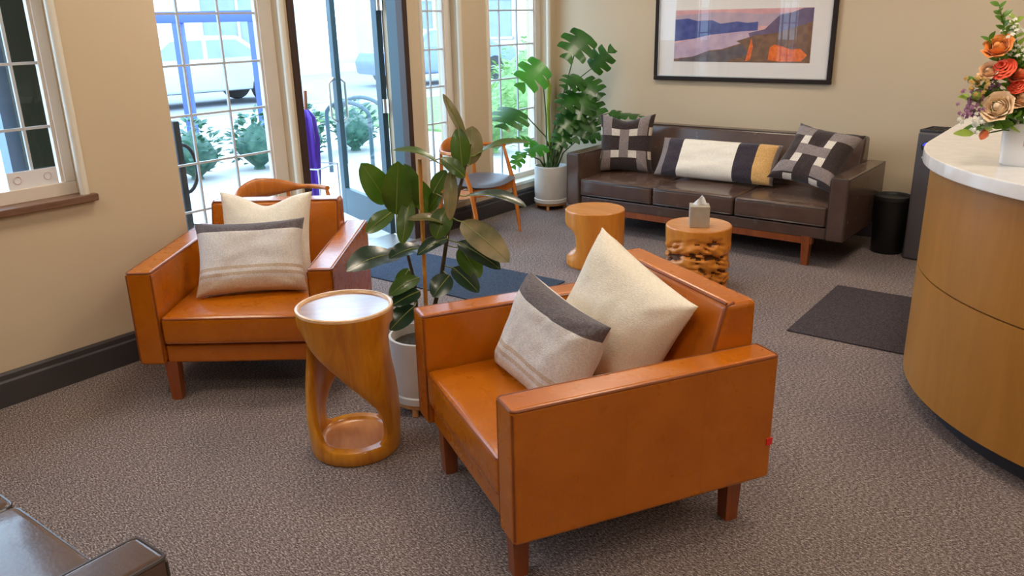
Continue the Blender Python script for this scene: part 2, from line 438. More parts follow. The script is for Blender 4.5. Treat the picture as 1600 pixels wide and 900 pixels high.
def window(idx, xw, xg, op, ycols, zrows, zglass, gy0, gy1, bead=True, sill=None):
    """sash window: frame lining the opening, muntin grid, one pane; gy0..gy1 the glass"""
    ya, yb, za, zb = op
    w = struct_empty('window_%d' % idx)
    fr = MB()
    x0, x1 = xg - 0.035, xg + 0.03
    z0, z1 = zglass
    fr.box((x0, ya, za), (x1, yb, z0), 0.004); fr.box((x0, ya, z1), (x1, yb, zb), 0.004)
    fr.box((x0, ya, z0), (x1, gy0, z1), 0.004); fr.box((x0, gy1, z0), (x1, yb, z1), 0.004)
    # slim glazing stop
    for a, b in ((gy0, gy0 + 0.012), (gy1 - 0.012, gy1)): fr.box((xg - 0.012, a, z0), (xg + 0.016, b, z1))
    fr.build('window_frame', 'window_frame_white', w, weighted=True)
    mu = MB()
    for y in ycols: mu.box((xg - 0.007, y - 0.006, z0), (xg + 0.007, y + 0.006, z1))
    for z in zrows: mu.box((xg - 0.008, gy0, z - 0.006), (xg + 0.008, gy1, z + 0.006))
    mu.build('muntin_grid', 'muntin_grey', w)
    MB().add([(xg, gy0, z0), (xg, gy1, z0), (xg, gy1, z1), (xg, gy0, z1)], [(0, 1, 2, 3)], smooth=False).build('window_pane', 'window_glass', w)
    if bead:
        bd = MB()
        for y in (ya, yb):
            bd.tube([(xw - 0.004, y, za), (xw - 0.004, y, zb)], 0.020, 12)
        bd.tube([(xw - 0.004, ya, zb), (xw - 0.004, yb, zb)], 0.020, 12)
        bd.build('corner_bead', 'trim_cream', w)
    return w
ROWS = [1.66 - 0.277 * k for k in range(-2, 5)]
window(1, XF, XG, OPS[0], [2.69, 2.95], ROWS, (0.28, 2.24), 2.43, 3.21)
window(2, XF, XG, OPS[2], [4.735], ROWS, (0.28, 2.24), 4.58, 4.895)
window(3, XF, XG, OPS[3], [5.605, 5.85], ROWS, (0.28, 2.24), 5.36, 6.09)
window(4, XL, -3.905, WL, [1.335, 1.60, 1.07, 0.80, 0.535], [1.18, 1.456, 1.73, 2.0], (0.925, 2.19), 0.36, 1.722)
struct(MB().box((XL - 0.10, WL[0] - 0.04, 0.835), (XL + 0.035, 1.815, 0.868), 0.006).build('trim_1', 'sill_wood', weighted=True))
for k, (a, b) in enumerate(((2.36, 3.33), (4.51, 4.98), (5.285, 6.19))):
    struct(MB().box((XG + 0.03, a + 0.02, 0.205), (XF + 0.03, b - 0.02, 0.235), 0.006).build('trim_%d' % (k + 2), 'trim_cream', weighted=True))

# ------------------------------------------------------------------ the entrance door
d = struct_empty('door_1')
f = MB()
ya, yb = OPS[1][0], OPS[1][1]
for a, b in ((ya, ya + 0.05), (yb - 0.05, yb)): f.box((XF - 0.05, a, 0), (XF + 0.014, b, 2.28), 0.004)
f.box((XF - 0.05, ya, 2.22), (XF + 0.014, yb, 2.28), 0.004)
f.build('door_frame', 'door_brown', d, weighted=True)
f = MB()
for a, b in ((ya, ya + 0.045), (yb - 0.045, yb)): f.box((-4.37, a, 0), (XF - 0.05, b, 2.28), 0.003)
f.box((-4.37, ya, 2.23), (XF - 0.05, yb, 2.28), 0.003)
f.build('door_jamb', 'door_teal', d, weighted=True)
B((-4.50, ya, -0.005), (XF + 0.02, yb, 0.014), 0.004).build('threshold', 'steel', d, weighted=True)
leaf = bpy.data.objects.new('door_leaf', None); COL.objects.link(leaf); leaf.parent = d
leaf.location = (-4.455, 4.35, 0); leaf.rotation_euler = (0, 0, R(160.5)); leaf['kind'] = 'structure'
f = MB()
LW = 0.95
f.box((0.0, -0.022, 0.02), (0.085, 0.022, 2.20), 0.004); f.box((LW - 0.085, -0.022, 0.02), (LW, 0.022, 2.20), 0.004)
f.box((0.085, -0.022, 0.02), (LW - 0.085, 0.022, 0.25), 0.004); f.box((0.085, -0.022, 2.11), (LW - 0.085, 0.022, 2.20), 0.004)
f.build('leaf_frame', 'door_teal', leaf, weighted=True)
MB().add([(0.085, 0, 0.25), (LW - 0.085, 0, 0.25), (LW - 0.085, 0, 2.11), (0.085, 0, 2.11)], [(0, 1, 2, 3)], smooth=False).build('door_pane', 'door_glass', leaf)
f = MB()
for s in (1, -1): f.tube([(LW - 0.045, s * 0.024, 0.80), (LW - 0.045, s * 0.07, 0.84), (LW - 0.045, s * 0.07, 1.12), (LW - 0.045, s * 0.024, 1.16)], 0.011, 10)
f.build('door_handle', 'steel', leaf)
for z in (0.30, 1.0, 1.72):
    h = MB(); h.tube([(-4.435, 4.328, z - 0.05), (-4.435, 4.328, z + 0.05)], 0.013, 12)
    h.box((-4.44, 4.330, z - 0.05), (-4.395, 4.342, z + 0.05)); h.build('door_hinge', 'steel', d)

# ------------------------------------------------------------------ ceiling lamps
for i, x in enumerate((-2.9, -0.6, 1.7)):
    for j, y in enumerate((0.3, 2.6, 4.9)):
        if (i, j) in ((2, 2),): continue
        t = thing('ceiling_light', 'square recessed ceiling light panel over the waiting room', 'ceiling light', (x, y, ZC), 0, 'ceiling light panels')
        fr = MB()
        for a, b in (((-0.31, -0.31), (0.31, -0.28)), ((-0.31, 0.28), (0.31, 0.31)), ((-0.31, -0.28), (-0.28, 0.28)), ((0.28, -0.28), (0.31, 0.28))):
            fr.box((a[0], a[1], -0.02), (b[0], b[1], 0.0), 0.003)
        fr.build('lamp_frame', 'muntin_grey', t)
        B((-0.28, -0.28, -0.012), (0.28, 0.28, -0.002)).build('diffuser', 'lamp_diffuser', t)

# ------------------------------------------------------------------ upholstery
def cushion(mb, a, b, crown=0.02, bev=0.03, mi=0):
    """seat cushion: a soft block with a crowned top"""
    nx, ny = 12, 10
    bm = bmesh.new(); bmesh.ops.create_cube(bm, size=1)
    c = [(a[i] + b[i]) / 2 for i in range(3)]; d = [abs(b[i] - a[i]) for i in range(3)]
    for w in bm.verts: w.co = Vector((c[0] + w.co.x * d[0], c[1] + w.co.y * d[1], c[2] + w.co.z * d[2]))
    bmesh.ops.bevel(bm, geom=bm.edges[:], offset=bev, segments=3, profile=0.55, affect='EDGES')
    top = [f for f in bm.faces if abs(f.normal.z) > 0.99]
    es = set(e for f in bm.faces if abs(f.normal.z) > 0.99 or (abs(f.normal.x) + abs(f.normal.y)) > 0.0 for e in f.edges)
    bmesh.ops.subdivide_edges(bm, edges=list(es), cuts=5, use_grid_fill=True)
    for w in bm.verts:
        u = (w.co.x - c[0]) / d[0] * 2; v = (w.co.y - c[1]) / d[1] * 2; t = (w.co.z - c[2]) / d[2] * 2
        k = max(0, 1 - u * u) ** 0.6 * max(0, 1 - v * v) ** 0.6
        if t > 0: w.co.z += crown * k * t
        w.co.z += 0.004 * noise.noise(Vector((w.co.x * 7, w.co.y * 7, 3))) * (1 if t > 0 else 0)
    mb.bm(bm, mi)
    return mb
def loop_rect(a, b, z, n=4, r=0.02):
    """rounded rectangle in plan"""
    out = []
    for (cx, cy, s) in ((b[0] - r, b[1] - r, 0), (a[0] + r, b[1] - r, 1), (a[0] + r, a[1] + r, 2), (b[0] - r, a[1] + r, 3)):
        for k in range(n + 1):
            t = PI / 2 * (s + k / n); out.append((cx + r * math.cos(t), cy + r * math.sin(t), z))
    return out
def seat_unit(root, W, D, H, BK, t, zb, sh, nc, lea, pip, legs, plinth=None, backdepth=0.12, tagpos=None):
    """origin at the front centre on the floor, front towards -Y, seats up to nc cushions"""
    for s in (-1, 1):
        x0, x1 = sorted((s * (W / 2 - t), s * W / 2))
        arm = B((x0, 0, zb), (x1, D, H), 0.016, 3).build('armrest', lea, root, weighted=True)
        p = MB()
        p.tube(loop_rect((x0 + 0.003, 0.003), (x1 - 0.003, D - 0.003), H - 0.006, 4, 0.014), 0.0045, 6, closed=True)
        for xx in (x0 + 0.004, x1 - 0.004): p.tube([(xx, 0.005, zb + 0.02), (xx, 0.005, H - 0.014)], 0.004, 6)
        p.build('piping', pip, arm)
        if nc == 1:
            xo = s * (W / 2 - 0.0006)
            for yy in (0.40 * D, 0.70 * D): MB().tube([(xo, yy, zb + 0.015), (xo, yy, H - 0.012)], 0.0014, 6).build('seam', lea, arm)
    xi = W / 2 - t
    # back: flat top, reclined front
    zs = sh - 0.06
    prof = [(D - 0.005, zb), (D - 0.005, BK), (D - backdepth, BK), (D - backdepth - 0.09, sh + 0.02), (D - backdepth - 0.10, zb)]
    back = MB().prism(prof, -xi + 0.002, xi - 0.002, 'x', 0.022, 3).build('backrest', lea, root, weighted=True)
    p = MB()
    yb0 = D - backdepth
    for xx in (-xi + 0.012, xi - 0.012):
        p.tube([(xx, yb0 - 0.085, sh + 0.03), (xx, yb0 + 0.002, BK - 0.012), (xx, yb0 + 0.03, BK - 0.002)], 0.0045, 6)
    p.tube([(-xi + 0.014, yb0 + 0.004, BK - 0.004), (xi - 0.014, yb0 + 0.004, BK - 0.004)], 0.0045, 6)
    p.build('piping', pip, back)
    # rail under the cushions and black underside
    B((-xi + 0.001, 0.022, zb), (xi - 0.001, 0.07, sh - 0.135), 0.012, 3).build('front_rail', lea, root, weighted=True)
    B((-xi + 0.001, 0.06, zb + 0.006), (xi - 0.001, D - backdepth - 0.08, zb + 0.05)).build('base_panel', 'underside_black', root)
    cw = 2 * xi / nc
    for k in range(nc):
        a = (-xi + k * cw + 0.004, 0.002, sh - 0.13); b = (-xi + (k + 1) * cw - 0.004, D - backdepth - 0.075, sh)
        cu = cushion(MB(), a, b, 0.014, 0.022).build('seat_cushion', lea, root, angle=50)
        p = MB()
        for z in (sh - 0.011, sh - 0.121):
            p.tube(loop_rect((a[0] + 0.004, a[1] + 0.004), (b[0] - 0.004, b[1]), z, 4, 0.02), 0.0045, 6, closed=True)
        p.build('piping', pip, cu)
    for (x, y) in legs:
        l = MB()
        c = 0.028
        bmv = [(x - c * 0.8, y - c * 0.8, 0), (x + c * 0.8, y - c * 0.8, 0), (x + c * 0.8, y + c * 0.8, 0), (x - c * 0.8, y + c * 0.8, 0),
               (x - c, y - c, zb + 0.01), (x + c, y - c, zb + 0.01), (x + c, y + c, zb + 0.01), (x - c, y + c, zb + 0.01)]
        l.add(bmv, [(3, 2, 1, 0), (4, 5, 6, 7), (0, 1, 5, 4), (1, 2, 6, 5), (2, 3, 7, 6), (3, 0, 4, 7)], smooth=False)
        l.build('leg', 'leg_wood', root)
    if plinth:
        f = MB()
        for yy in (0.05, D - 0.09): f.box((-plinth, yy - 0.022, zb - 0.045), (plinth, yy + 0.022, zb + 0.004), 0.004)
        f.build('wooden_rail', 'leg_wood', root, weighted=True)
    if tagpos:
        B((tagpos[0] - 0.001, tagpos[1], tagpos[2]), (tagpos[0] + 0.003, tagpos[1] + 0.022, tagpos[2] + 0.024)).build('fabric_tag', 'tag_red', root)

AN = (-1.582, 1.772, R(-30.2)); AL = (-2.955, 1.90, R(37.0))
r = thing('leather_armchair', 'tan leather armchair nearest the viewer, its arm side turned this way', 'armchair', (AN[0], AN[1], 0), AN[2], 'tan leather armchairs')
seat_unit(r, 0.92, 0.895, 0.607, 0.752, 0.112, 0.178, 0.402, 1, 'leather_tan', 'leather_tan_piping', [(-0.30, 0.06), (0.345, 0.06), (-0.30, 0.81), (0.37, 0.81)], tagpos=(0.46, 0.868, 0.30))
r = thing('leather_armchair', 'tan leather armchair against the left wall, facing the room', 'armchair', (AL[0], AL[1], 0), AL[2], 'tan leather armchairs')
seat_unit(r, 0.885, 0.89, 0.607, 0.745, 0.112, 0.178, 0.400, 1, 'leather_tan', 'leather_tan_piping', [(-0.315, 0.045), (0.315, 0.045), (-0.315, 0.80), (0.315, 0.80)])
AS = (-2.40, 5.27, R(-1.2)); AF = (-2.45, 0.672, R(180))
SL = [(-0.82, 0.05), (0.82, 0.05), (-0.82, 0.74), (0.82, 0.74)]
r = thing('leather_sofa', 'dark brown three seat leather sofa under the framed picture', 'sofa', (AS[0], AS[1], 0), AS[2], 'brown leather sofas')
seat_unit(r, 2.13, 0.83, 0.60, 0.765, 0.118, 0.19, 0.405, 3, 'leather_brown', 'leather_brown_piping', SL, plinth=0.86)
r = thing('leather_sofa', 'dark brown leather sofa corner at the lower left, closest to the viewer', 'sofa', (AF[0], AF[1], 0), AF[2], 'brown leather sofas')
seat_unit(r, 2.13, 0.83, 0.60, 0.765, 0.118, 0.19, 0.44, 3, 'leather_brown', 'leather_brown_piping', SL, plinth=0.86)

# ------------------------------------------------------------------ cushions
def pillow(name, label, mats, pat, w, h, t, loc, yaw, lean, roll=0.0, seed=1, ears=0.085, group='throw pillows', dent=0.0):
    n = 44
    vs = []; fs = []; mi = []
    def pt(i, j, s):
        u = -1 + 2 * i / n; v = -1 + 2 * j / n
        # sides pulled in between the pointed corners
        x = u * (1 - ears * (1 - v * v) ** 1.0); z = v * (1 - ears * (1 - u * u) ** 1.0)
        k = max(0, (1 - u ** 4)) ** 0.55 * max(0, (1 - v ** 4)) ** 0.55
        y = t / 2 * k
        wr = noise.noise(Vector((u * 1.7 + seed * 3.1, v * 1.9, s * 2.0))) * 0.14 + noise.noise(Vector((u * 5 + seed, v * 3.5 - u * 2, s * 2.0))) * 0.06
        # creases running in from the corners
        for cu, cv in ((-1, -1), (1, -1), (-1, 1), (1, 1)):
            dd = math.hypot(u - cu, v - cv)
            wr += 0.10 * math.exp(-dd * 2.2) * math.sin(8 * math.atan2(v - cv, u - cu) + seed)
        y *= 1 + wr
        if dent and s < 0: pass
        z -= dent * max(0, v) ** 2 * math.exp(-(u / 0.45) ** 2)
        return (x * w / 2, s * (y + 0.003), z * h / 2)
    for s in (-1, 1):
        o = len(vs)
        for i in range(n + 1):
            for j in range(n + 1): vs.append(pt(i, j, s))
        for i in range(n):
            for j in range(n):
                q = (o + i * (n + 1) + j, o + (i + 1) * (n + 1) + j, o + (i + 1) * (n + 1) + j + 1, o + i * (n + 1) + j + 1)
                fs.append(q if s < 0 else q[::-1])
                mi.append(pat(-1 + 2 * (i + .5) / n, -1 + 2 * (j + .5) / n, s))
    # seam joining the two sides
    m = (n + 1) ** 2
    def rim():
        for i in range(n): yield i * (n + 1), (i + 1) * (n + 1)
        for j in range(n): yield n * (n + 1) + j, n * (n + 1) + j + 1
        for i in range(n, 0, -1): yield i * (n + 1) + n, (i - 1) * (n + 1) + n
        for j in range(n, 0, -1): yield j, j - 1
    for a, b in rim():
        fs.append((b, a, a + m, b + m)); 
        i, j = divmod(a, n + 1)
        mi.append(pat(max(-.99, min(.99, -1 + 2 * i / n)), max(-.99, min(.99, -1 + 2 * j / n)), -1))
    o = MB().add(vs, fs, mi).build(name, mats, None, angle=60)
    o.rotation_mode = 'XYZ'
    o.matrix_world = Matrix.Translation(loc) @ Matrix.Rotation(yaw, 4, 'Z') @ Matrix.Rotation(lean, 4, 'X') @ Matrix.Rotation(roll, 4, 'Y')
    tag(o, label, 'pillow', group)
    return o
def pat_plain(u, v, s): return 0
def pat_lumbar(u, v, s):
    if s > 0: return 1
    if v > 0.68: return 2
    if -0.42 < v < -0.30 or -0.60 < v < -0.52: return 3
    if v < -0.66: return 4
    return 1
LUM = ['linen_cream', 'linen_light', 'linen_slate', 'linen_stripe', 'linen_sand']
def pat_weave(u, v, s):
    a, b = abs(u), abs(v)
    c1, c2, c3 = 0.5 < a < 0.86, 0.2 < a < 0.5, a < 0.2
    if b > 0.56: return 1 if c1 else 0
    if b > 0.28: return 1 if (c1 or c3) else (2 if (c2 or a > 0.93) else 0)
    return 1 if c3 else 0
WEA = ['weave_dark', 'weave_grey', 'weave_white']
def pat_long(u, v, s):
    for lim, k in ((-0.86, 1), (-0.60, 0), (0.37, 2), (0.68, 0), (0.96, 3), (2, 1)):
        if u < lim: return k
LON = ['weave_navy', 'weave_grey', 'linen_cream', 'weave_tan']
pillow('throw_pillow', 'plain cream square pillow propped on its corner in the near armchair', ['linen_cream'], pat_plain, 0.46, 0.46, 0.19, (-1.285, 2.285, 0.610), R(-10), R(-10), R(23), 3, dent=0.0)
pillow('throw_pillow', 'light linen pillow with slate band at front of the near armchair', LUM, pat_lumbar, 0.47, 0.36, 0.17, (-1.44, 2.09, 0.548), R(-19), R(-20), R(8.5), 5)
pillow('throw_pillow', 'plain cream square pillow leaning on the back of the left armchair', ['linen_cream'], pat_plain, 0.46, 0.46, 0.14, (-3.30, 2.36, 0.595), R(33), R(-14), R(0), 8, dent=0.22)
pillow('throw_pillow', 'light linen pillow with slate band at front of the left armchair', LUM, pat_lumbar, 0.50, 0.35, 0.15, (-3.165, 2.165, 0.570), R(46), R(-28), R(0), 11)
pillow('throw_pillow', 'black and grey woven pillow standing upright at left end of the sofa', WEA, pat_weave, 0.45, 0.46, 0.13, (-3.17, 5.70, 0.638), R(15), R(-12), R(-1), 13, ears=0.11, dent=0.14)
pillow('throw_pillow', 'long striped lumbar pillow with cream centre in middle of the sofa', LON, pat_long, 0.92, 0.31, 0.14, (-2.41, 5.70, 0.565), R(1), R(-33), R(0), 17, ears=0.03)
pillow('throw_pillow', 'black and grey woven pillow tilted over right arm of the sofa', WEA, lambda u, v, s: pat_weave(v, u, s), 0.47, 0.47, 0.14, (-1.655, 5.57, 0.672), R(-6), R(-44), R(8), 19, ears=0.13)

# ------------------------------------------------------------------ twisted side table
t = thing('twisted_side_table', 'carved wooden side table with twisted open legs beside the near armchair', 'side table', (-2.24, 1.905, 0), R(-40.4))
def lerp(tab, z):
    for (z0, v0), (z1, v1) in zip(tab, tab[1:]):
        if z <= z1:
            k = max(0, (z - z0) / (z1 - z0)); k = k * k * (3 - 2 * k) if False else k
            return v0 + (v1 - v0) * k
    return tab[-1][1]
CEN = [(0.02, 92), (0.10, 86), (0.20, 72), (0.30, 50), (0.40, 24), (0.47, 4), (0.56, -10)]
WID = [(0.02, 90), (0.05, 62), (0.08, 44), (0.14, 37), (0.22, 37), (0.30, 43), (0.38, 50), (0.44, 60), (0.49, 72), (0.52, 84), (0.535, 90)]
RAD = [(0.0, 0.172), (0.06, 0.178), (0.14, 0.181), (0.25, 0.176), (0.38, 0.171), (0.48, 0.173), (0.56, 0.180)]
THK = [(0.0, 0.045), (0.1, 0.045), (0.3, 0.052), (0.45, 0.055), (0.56, 0.06)]
for half in (0, 180):
    lg = MB(); na, nz = 22, 46
    rings = []
    for i in range(nz + 1):
        z = 0.03 + (0.535 - 0.03) * i / nz
        c, w, rr, th = R(lerp(CEN, z) + half), R(lerp(WID, z)), lerp(RAD, z), lerp(THK, z)
        ring = []
        for k in range(na + 1):
            s = -1 + 2 * k / na
            a = c + w * s
            ring.append(((rr - 0.012 * abs(s) ** 6) * math.cos(a), (rr - 0.012 * abs(s) ** 6) * math.sin(a), z))
        for k in range(na + 1):
            s = 1 - 2 * k / na
            a = c + w * s * 0.97
            ri = rr - th * (1 - 0.35 * abs(s) ** 4)
            ring.append((ri * math.cos(a), ri * math.sin(a), z))
        rings.append(ring)
    m2 = len(rings[0]); vs = [p for q in rings for p in q]; fs = []
    for i in range(nz):
        for k in range(m2): fs.append((i * m2 + k, i * m2 + (k + 1) % m2, (i + 1) * m2 + (k + 1) % m2, (i + 1) * m2 + k))
    fs.append(tuple(range(m2))[::-1]); fs.append(tuple(nz * m2 + k for k in range(m2)))
    lg.add(vs, fs); lg.build('leg', 'twist_wood', t, angle=60)
b = MB().lathe([(0.150, 0.0), (0.170, 0.004), (0.176, 0.02), (0.175, 0.052), (0.168, 0.060), (0.135, 0.060), (0.128, 0.052), (0.11, 0.046), (0.0005, 0.042)], 56, lambda i: 1 if i >= 6 else 0, cap=True)
b.build('base', ['twist_wood', 'stump_top'], t, angle=40)
MB().lathe([(0.05, 0.515), (0.160, 0.522), (0.1775, 0.532), (0.180, 0.56), (0.182, 0.584), (0.181, 0.593), (0.176, 0.596), (0.170, 0.594), (0.165, 0.585), (0.12, 0.582), (0.0005, 0.580)], 64, lambda i: 1 if i in (4, 5, 6, 7) else (2 if i > 7 else 0)).build('table_top', ['twist_wood', 'twist_rim', 'twist_top'], t, angle=50)

# ------------------------------------------------------------------ stump tables
def bite(r, z, a):
    rr = r
    da = math.atan2(math.sin(a - R(207)), math.cos(a - R(207)))
    rr -= 0.105 * math.exp(-((da / 0.75) ** 4)) * math.exp(-(((z - 0.165) / 0.082) ** 4)) * (r / 0.2)
    return rr + 0.004 * noise.noise(Vector((math.cos(a) * 3, math.sin(a) * 3, z * 6)))
t = thing('stump_table', 'smooth stump side table with a scooped side, left of the tissue stump', 'side table', (-2.76, 4.565, 0), 0, 'stump side tables')
MB().lathe([(0.185, 0.0)] + [(0.192 + 0.006 * k / 30, 0.01 + 0.36 * k / 30) for k in range(31)] + [(0.197, 0.378)], 72, fn=bite).build('trunk', 'stump_wood', t, angle=50)
MB().lathe([(0.197, 0.3775), (0.192, 0.3835), (0.0005, 0.384)], 72, fn=lambda r, z, a: bite(r, 0.378, a) if r > 0.1 else r).build('table_top', 'stump_top', t)
def burl(z, a):
    w = 0.03 * math.sin(a * 2 + 1.0)
    p = Vector((math.cos(a) * 1.1 + 4, math.sin(a) * 1.1, (z + w) * 15))
    k = noise.noise(p * 1.5) + 0.7 * noise.noise(p * 3.6 + Vector((3, 1, 7)))
    env = max(0, min(1, (0.30 - z + 0.05 * math.sin(a * 1.0 + 2.4)) / 0.06)) * max(0, min(1, z / 0.03))
    return k, env
def gnarl(r, z, a):
    k, env = burl(z, a)
    return r - env * (0.048 * max(0, k - 0.02) ** 0.7 - 0.016 * max(0, -k))
t = thing('stump_table', 'gnarled stump side table with dark hollows under the tissue box', 'side table', (-2.00, 4.525, 0), 0, 'stump side tables')
prof = [(0.18, 0.0)] + [(0.186 + 0.012 * k / 44, 0.006 + 0.364 * k / 44) for k in range(45)] + [(0.197, 0.378)]
na = 110
mb = MB().lathe(prof, na, fn=gnarl)
for fi in range(len(mb.f)):
    vv = [mb.v[i] for i in mb.f[fi]]
    if len(vv) == 4:
        cx, cy, cz = (sum(q[k] for q in vv) / 4 for k in range(3))
        k, env = burl(cz, math.atan2(cy, cx))
        if env * k > 0.27: mb.mi[fi] = 1  # darker colour on the deepest hollows of the trunk
mb.build('trunk', ['stump_wood', 'hollow_dark'], t, angle=70)
MB().lathe([(0.197, 0.3775), (0.192, 0.3835), (0.0005, 0.384)], 72).build('table_top', 'stump_top', t)
# tissue box
t = thing('tissue_box', 'grey cube tissue box on top of the gnarled stump', 'tissue box', (-1.985, 4.49, 0.384), R(28))
B((-0.058, -0.058, 0), (0.058, 0.058, 0.128), 0.004).build('box', 'tissue_box', t, weighted=True)
mb = MB(); n = 14; vs = []
for i in range(n + 1):
    for j in range(7):
        s = i / n; u = -1 + 2 * j / 6
        w = 0.038 * (1 - s) ** 0.7 + 0.004
        vs.append((u * w + 0.012 * s, 0.014 * math.sin(u * 5 + s * 4) * (1 - s * 0.6), 0.1275 + 0.062 * s - 0.010 * abs(u) * s))
fs = [(i * 7 + j, (i + 1) * 7 + j, (i + 1) * 7 + j + 1, i * 7 + j + 1) for i in range(n) for j in range(6)]
mb.add(vs, fs).build('tissue', 'tissue_paper', t, angle=80)

# ------------------------------------------------------------------ reception counter
CX, CY, RW = 0.40, 3.93, 1.055
def outline(rad, y1, n=56):
    pts = [(CX + rad * math.cos(PI + PI * k / n), CY + rad * math.sin(PI + PI * k / n)) for k in range(n + 1)]
    return pts + [(CX + rad, y1), (CX - rad, y1)]
t = thing('reception_counter', 'curved wooden reception counter with a white stone top', 'counter', (CX, CY, 0))
def slab(rad, y1, z0, z1, bev=0.0, hollow=None):
    mb = MB(); prof = [(a - CX, b - CY) for a, b in outline(rad, y1)]
    mb.prism(prof, z0, z1, 'z', bev, 2)
    for k in range(len(mb.sm)): mb.sm[k] = True
    return mb
slab(0.965, 5.15, 0.0, 0.105).build('toe_kick', 'toe_kick', t)
slab(RW, 5.18, 0.10, 0.572).build('lower_panel', 'counter_wood', t)
slab(RW - 0.012, 5.17, 0.570, 0.580).build('seam', 'counter_seam', t)
slab(RW, 5.18, 0.578, 1.005).build('upper_panel', 'counter_wood', t)
slab(RW + 0.035, 5.22, 1.003, 1.055, 0.006).build('worktop', 'quartz_white', t, weighted=True)

# ------------------------------------------------------------------ bouquet in its vase
VX, VY, VZ = -0.275, 3.475, 1.055
t = thing('flower_vase', 'white square vase holding the bouquet on the counter', 'vase', (VX, VY, VZ), R(-14))
vb = MB()
def sq(h, z, n=40, e=5.0):
    out = []
    for k in range(n):
        a = 2 * PI * k / n
        c, s = math.cos(a), math.sin(a)
        q = (abs(c) ** e + abs(s) ** e) ** (-1 / e)
        out.append((h * q * c, h * q * s, z))
    return out
lv = [(0.075, 0.0), (0.080, 0.006), (0.083, 0.08), (0.084, 0.150), (0.080, 0.152), (0.077, 0.145), (0.076, 0.10)]
vs = [p for h, z in lv for p in sq(h, z)]; n = 40
fs = [(i * n + k, i * n + (k + 1) % n, (i + 1) * n + (k + 1) % n, (i + 1) * n + k) for i in range(len(lv) - 1) for k in range(n)]
fs.append(tuple(range(n))[::-1]); fs.append(tuple((len(lv) - 1) * n + k for k in range(n)))
vb.add(vs, fs).build('vase_body', 'vase_ceramic', t, angle=40)
lb = B((0.004, -0.0862, 0.075), (0.066, -0.0835, 0.132)).build('vase_label', 'label_pink', t)
lm = MB()
for x, z, w in ((0.010, 0.112, 0.014), (0.028, 0.112, 0.010), (0.042, 0.112, 0.016), (0.012, 0.098, 0.030), (0.046, 0.098, 0.012)): lm.box((x, -0.0868, z), (x + w, -0.0860, z + 0.008))
lm.build('label_marks', 'label_red', lb)
def orient(loc, direction, up=Vector((0, 0, 1))):
    z = Vector(direction).normalized(); x = up.cross(z)
    if x.length < 1e-3: x = Vector((1, 0, 0))
    x.normalize(); y = z.cross(x)
    return Matrix(((x.x, y.x, z.x, loc[0]), (x.y, y.y, z.y, loc[1]), (x.z, y.z, z.z, loc[2]), (0, 0, 0, 1)))
def rose(mb, r, layers=6):
    """petals wrapped round a ball, the outer ones opening at the lip"""
    g = PI * (3 - math.sqrt(5)); cnt = 0
    mb.lathe([(0.0005, -0.3 * r), (r * 0.26, 0.1 * r), (r * 0.24, 0.45 * r), (r * 0.10, 0.60 * r), (0.0005, 0.56 * r)], 10)
    for l in range(layers):
        f = l / (layers - 1)
        num = 3 + (l + 1) // 2
        for k in range(num):
            a0 = cnt * g + 0.3 * l; cnt += 1
            rho = r * (0.34 + 0.62 * f); wid = R(360 / num * 0.74)
            t0, t1 = R(150), R(26 + 38 * f)
            vs = []; nu, nv = 8, 8
            for i in range(nu + 1):
                for j in range(nv + 1):
                    u = -1 + 2 * i / nu; q = j / nv
                    th = t0 + (t1 - t0) * q * (1 - 0.10 * u * u)
                    a = a0 + u * wid * (0.55 + 0.45 * math.sin(PI * min(1, q * 0.85 + .1)))
                    lip = max(0, q - 0.72) / 0.28
                    rr = rho * (1 + (0.10 + 0.20 * f) * lip ** 1.6 - 0.06 * (1 - abs(u)))
                    z = rho * math.cos(th) * (0.95 - 0.25 * f) + r * 0.16 * (1 - f)
                    rad = rr * math.sin(th) + rho * 0.16 * f * lip
                    vs.append((rad * math.cos(a), rad * math.sin(a), z + 0.04 * r * math.sin(3 * u + cnt) * lip))
            mb.add(vs, [(i * (nv + 1) + j, (i + 1) * (nv + 1) + j, (i + 1) * (nv + 1) + j + 1, i * (nv + 1) + j + 1) for i in range(nu) for j in range(nv)])
    return mb
def leaf_shape(mb, ln, w, M, mi=0, fold=0.15, curl=0.15, n=8):
    vs = []
    for i in range(n + 1):
        s = i / n; ww = w / 2 * math.sin(PI * min(1, s * 0.94 + 0.03)) ** 0.75 * (1.1 - 0.3 * s)
        zc = -curl * ln * s * s
        vs += [(-ww, s * ln, zc + fold * ww), (0, s * ln, zc), (ww, s * ln, zc + fold * ww)]
    fs = []
    for i in range(n):
        for j in range(2): fs.append((i * 3 + j, i * 3 + j + 1, (i + 1) * 3 + j + 1, (i + 1) * 3 + j))
    mb.add(vs, fs, mi, True, M)
def stem_to(p): # stem from the flower down into the vase mouth
    q = Vector((VX + (p[0] - VX) * 0.25, VY + (p[1] - VY) * 0.25, VZ + 0.12)); p = Vector(p)
    mid = (p + q) / 2 + Vector((0, 0, 0.01))
    return [p, mid, q]
CAMDIR = (Vector((0, 0, 1.6)) - Vector((VX, VY, 1.3))).normalized()
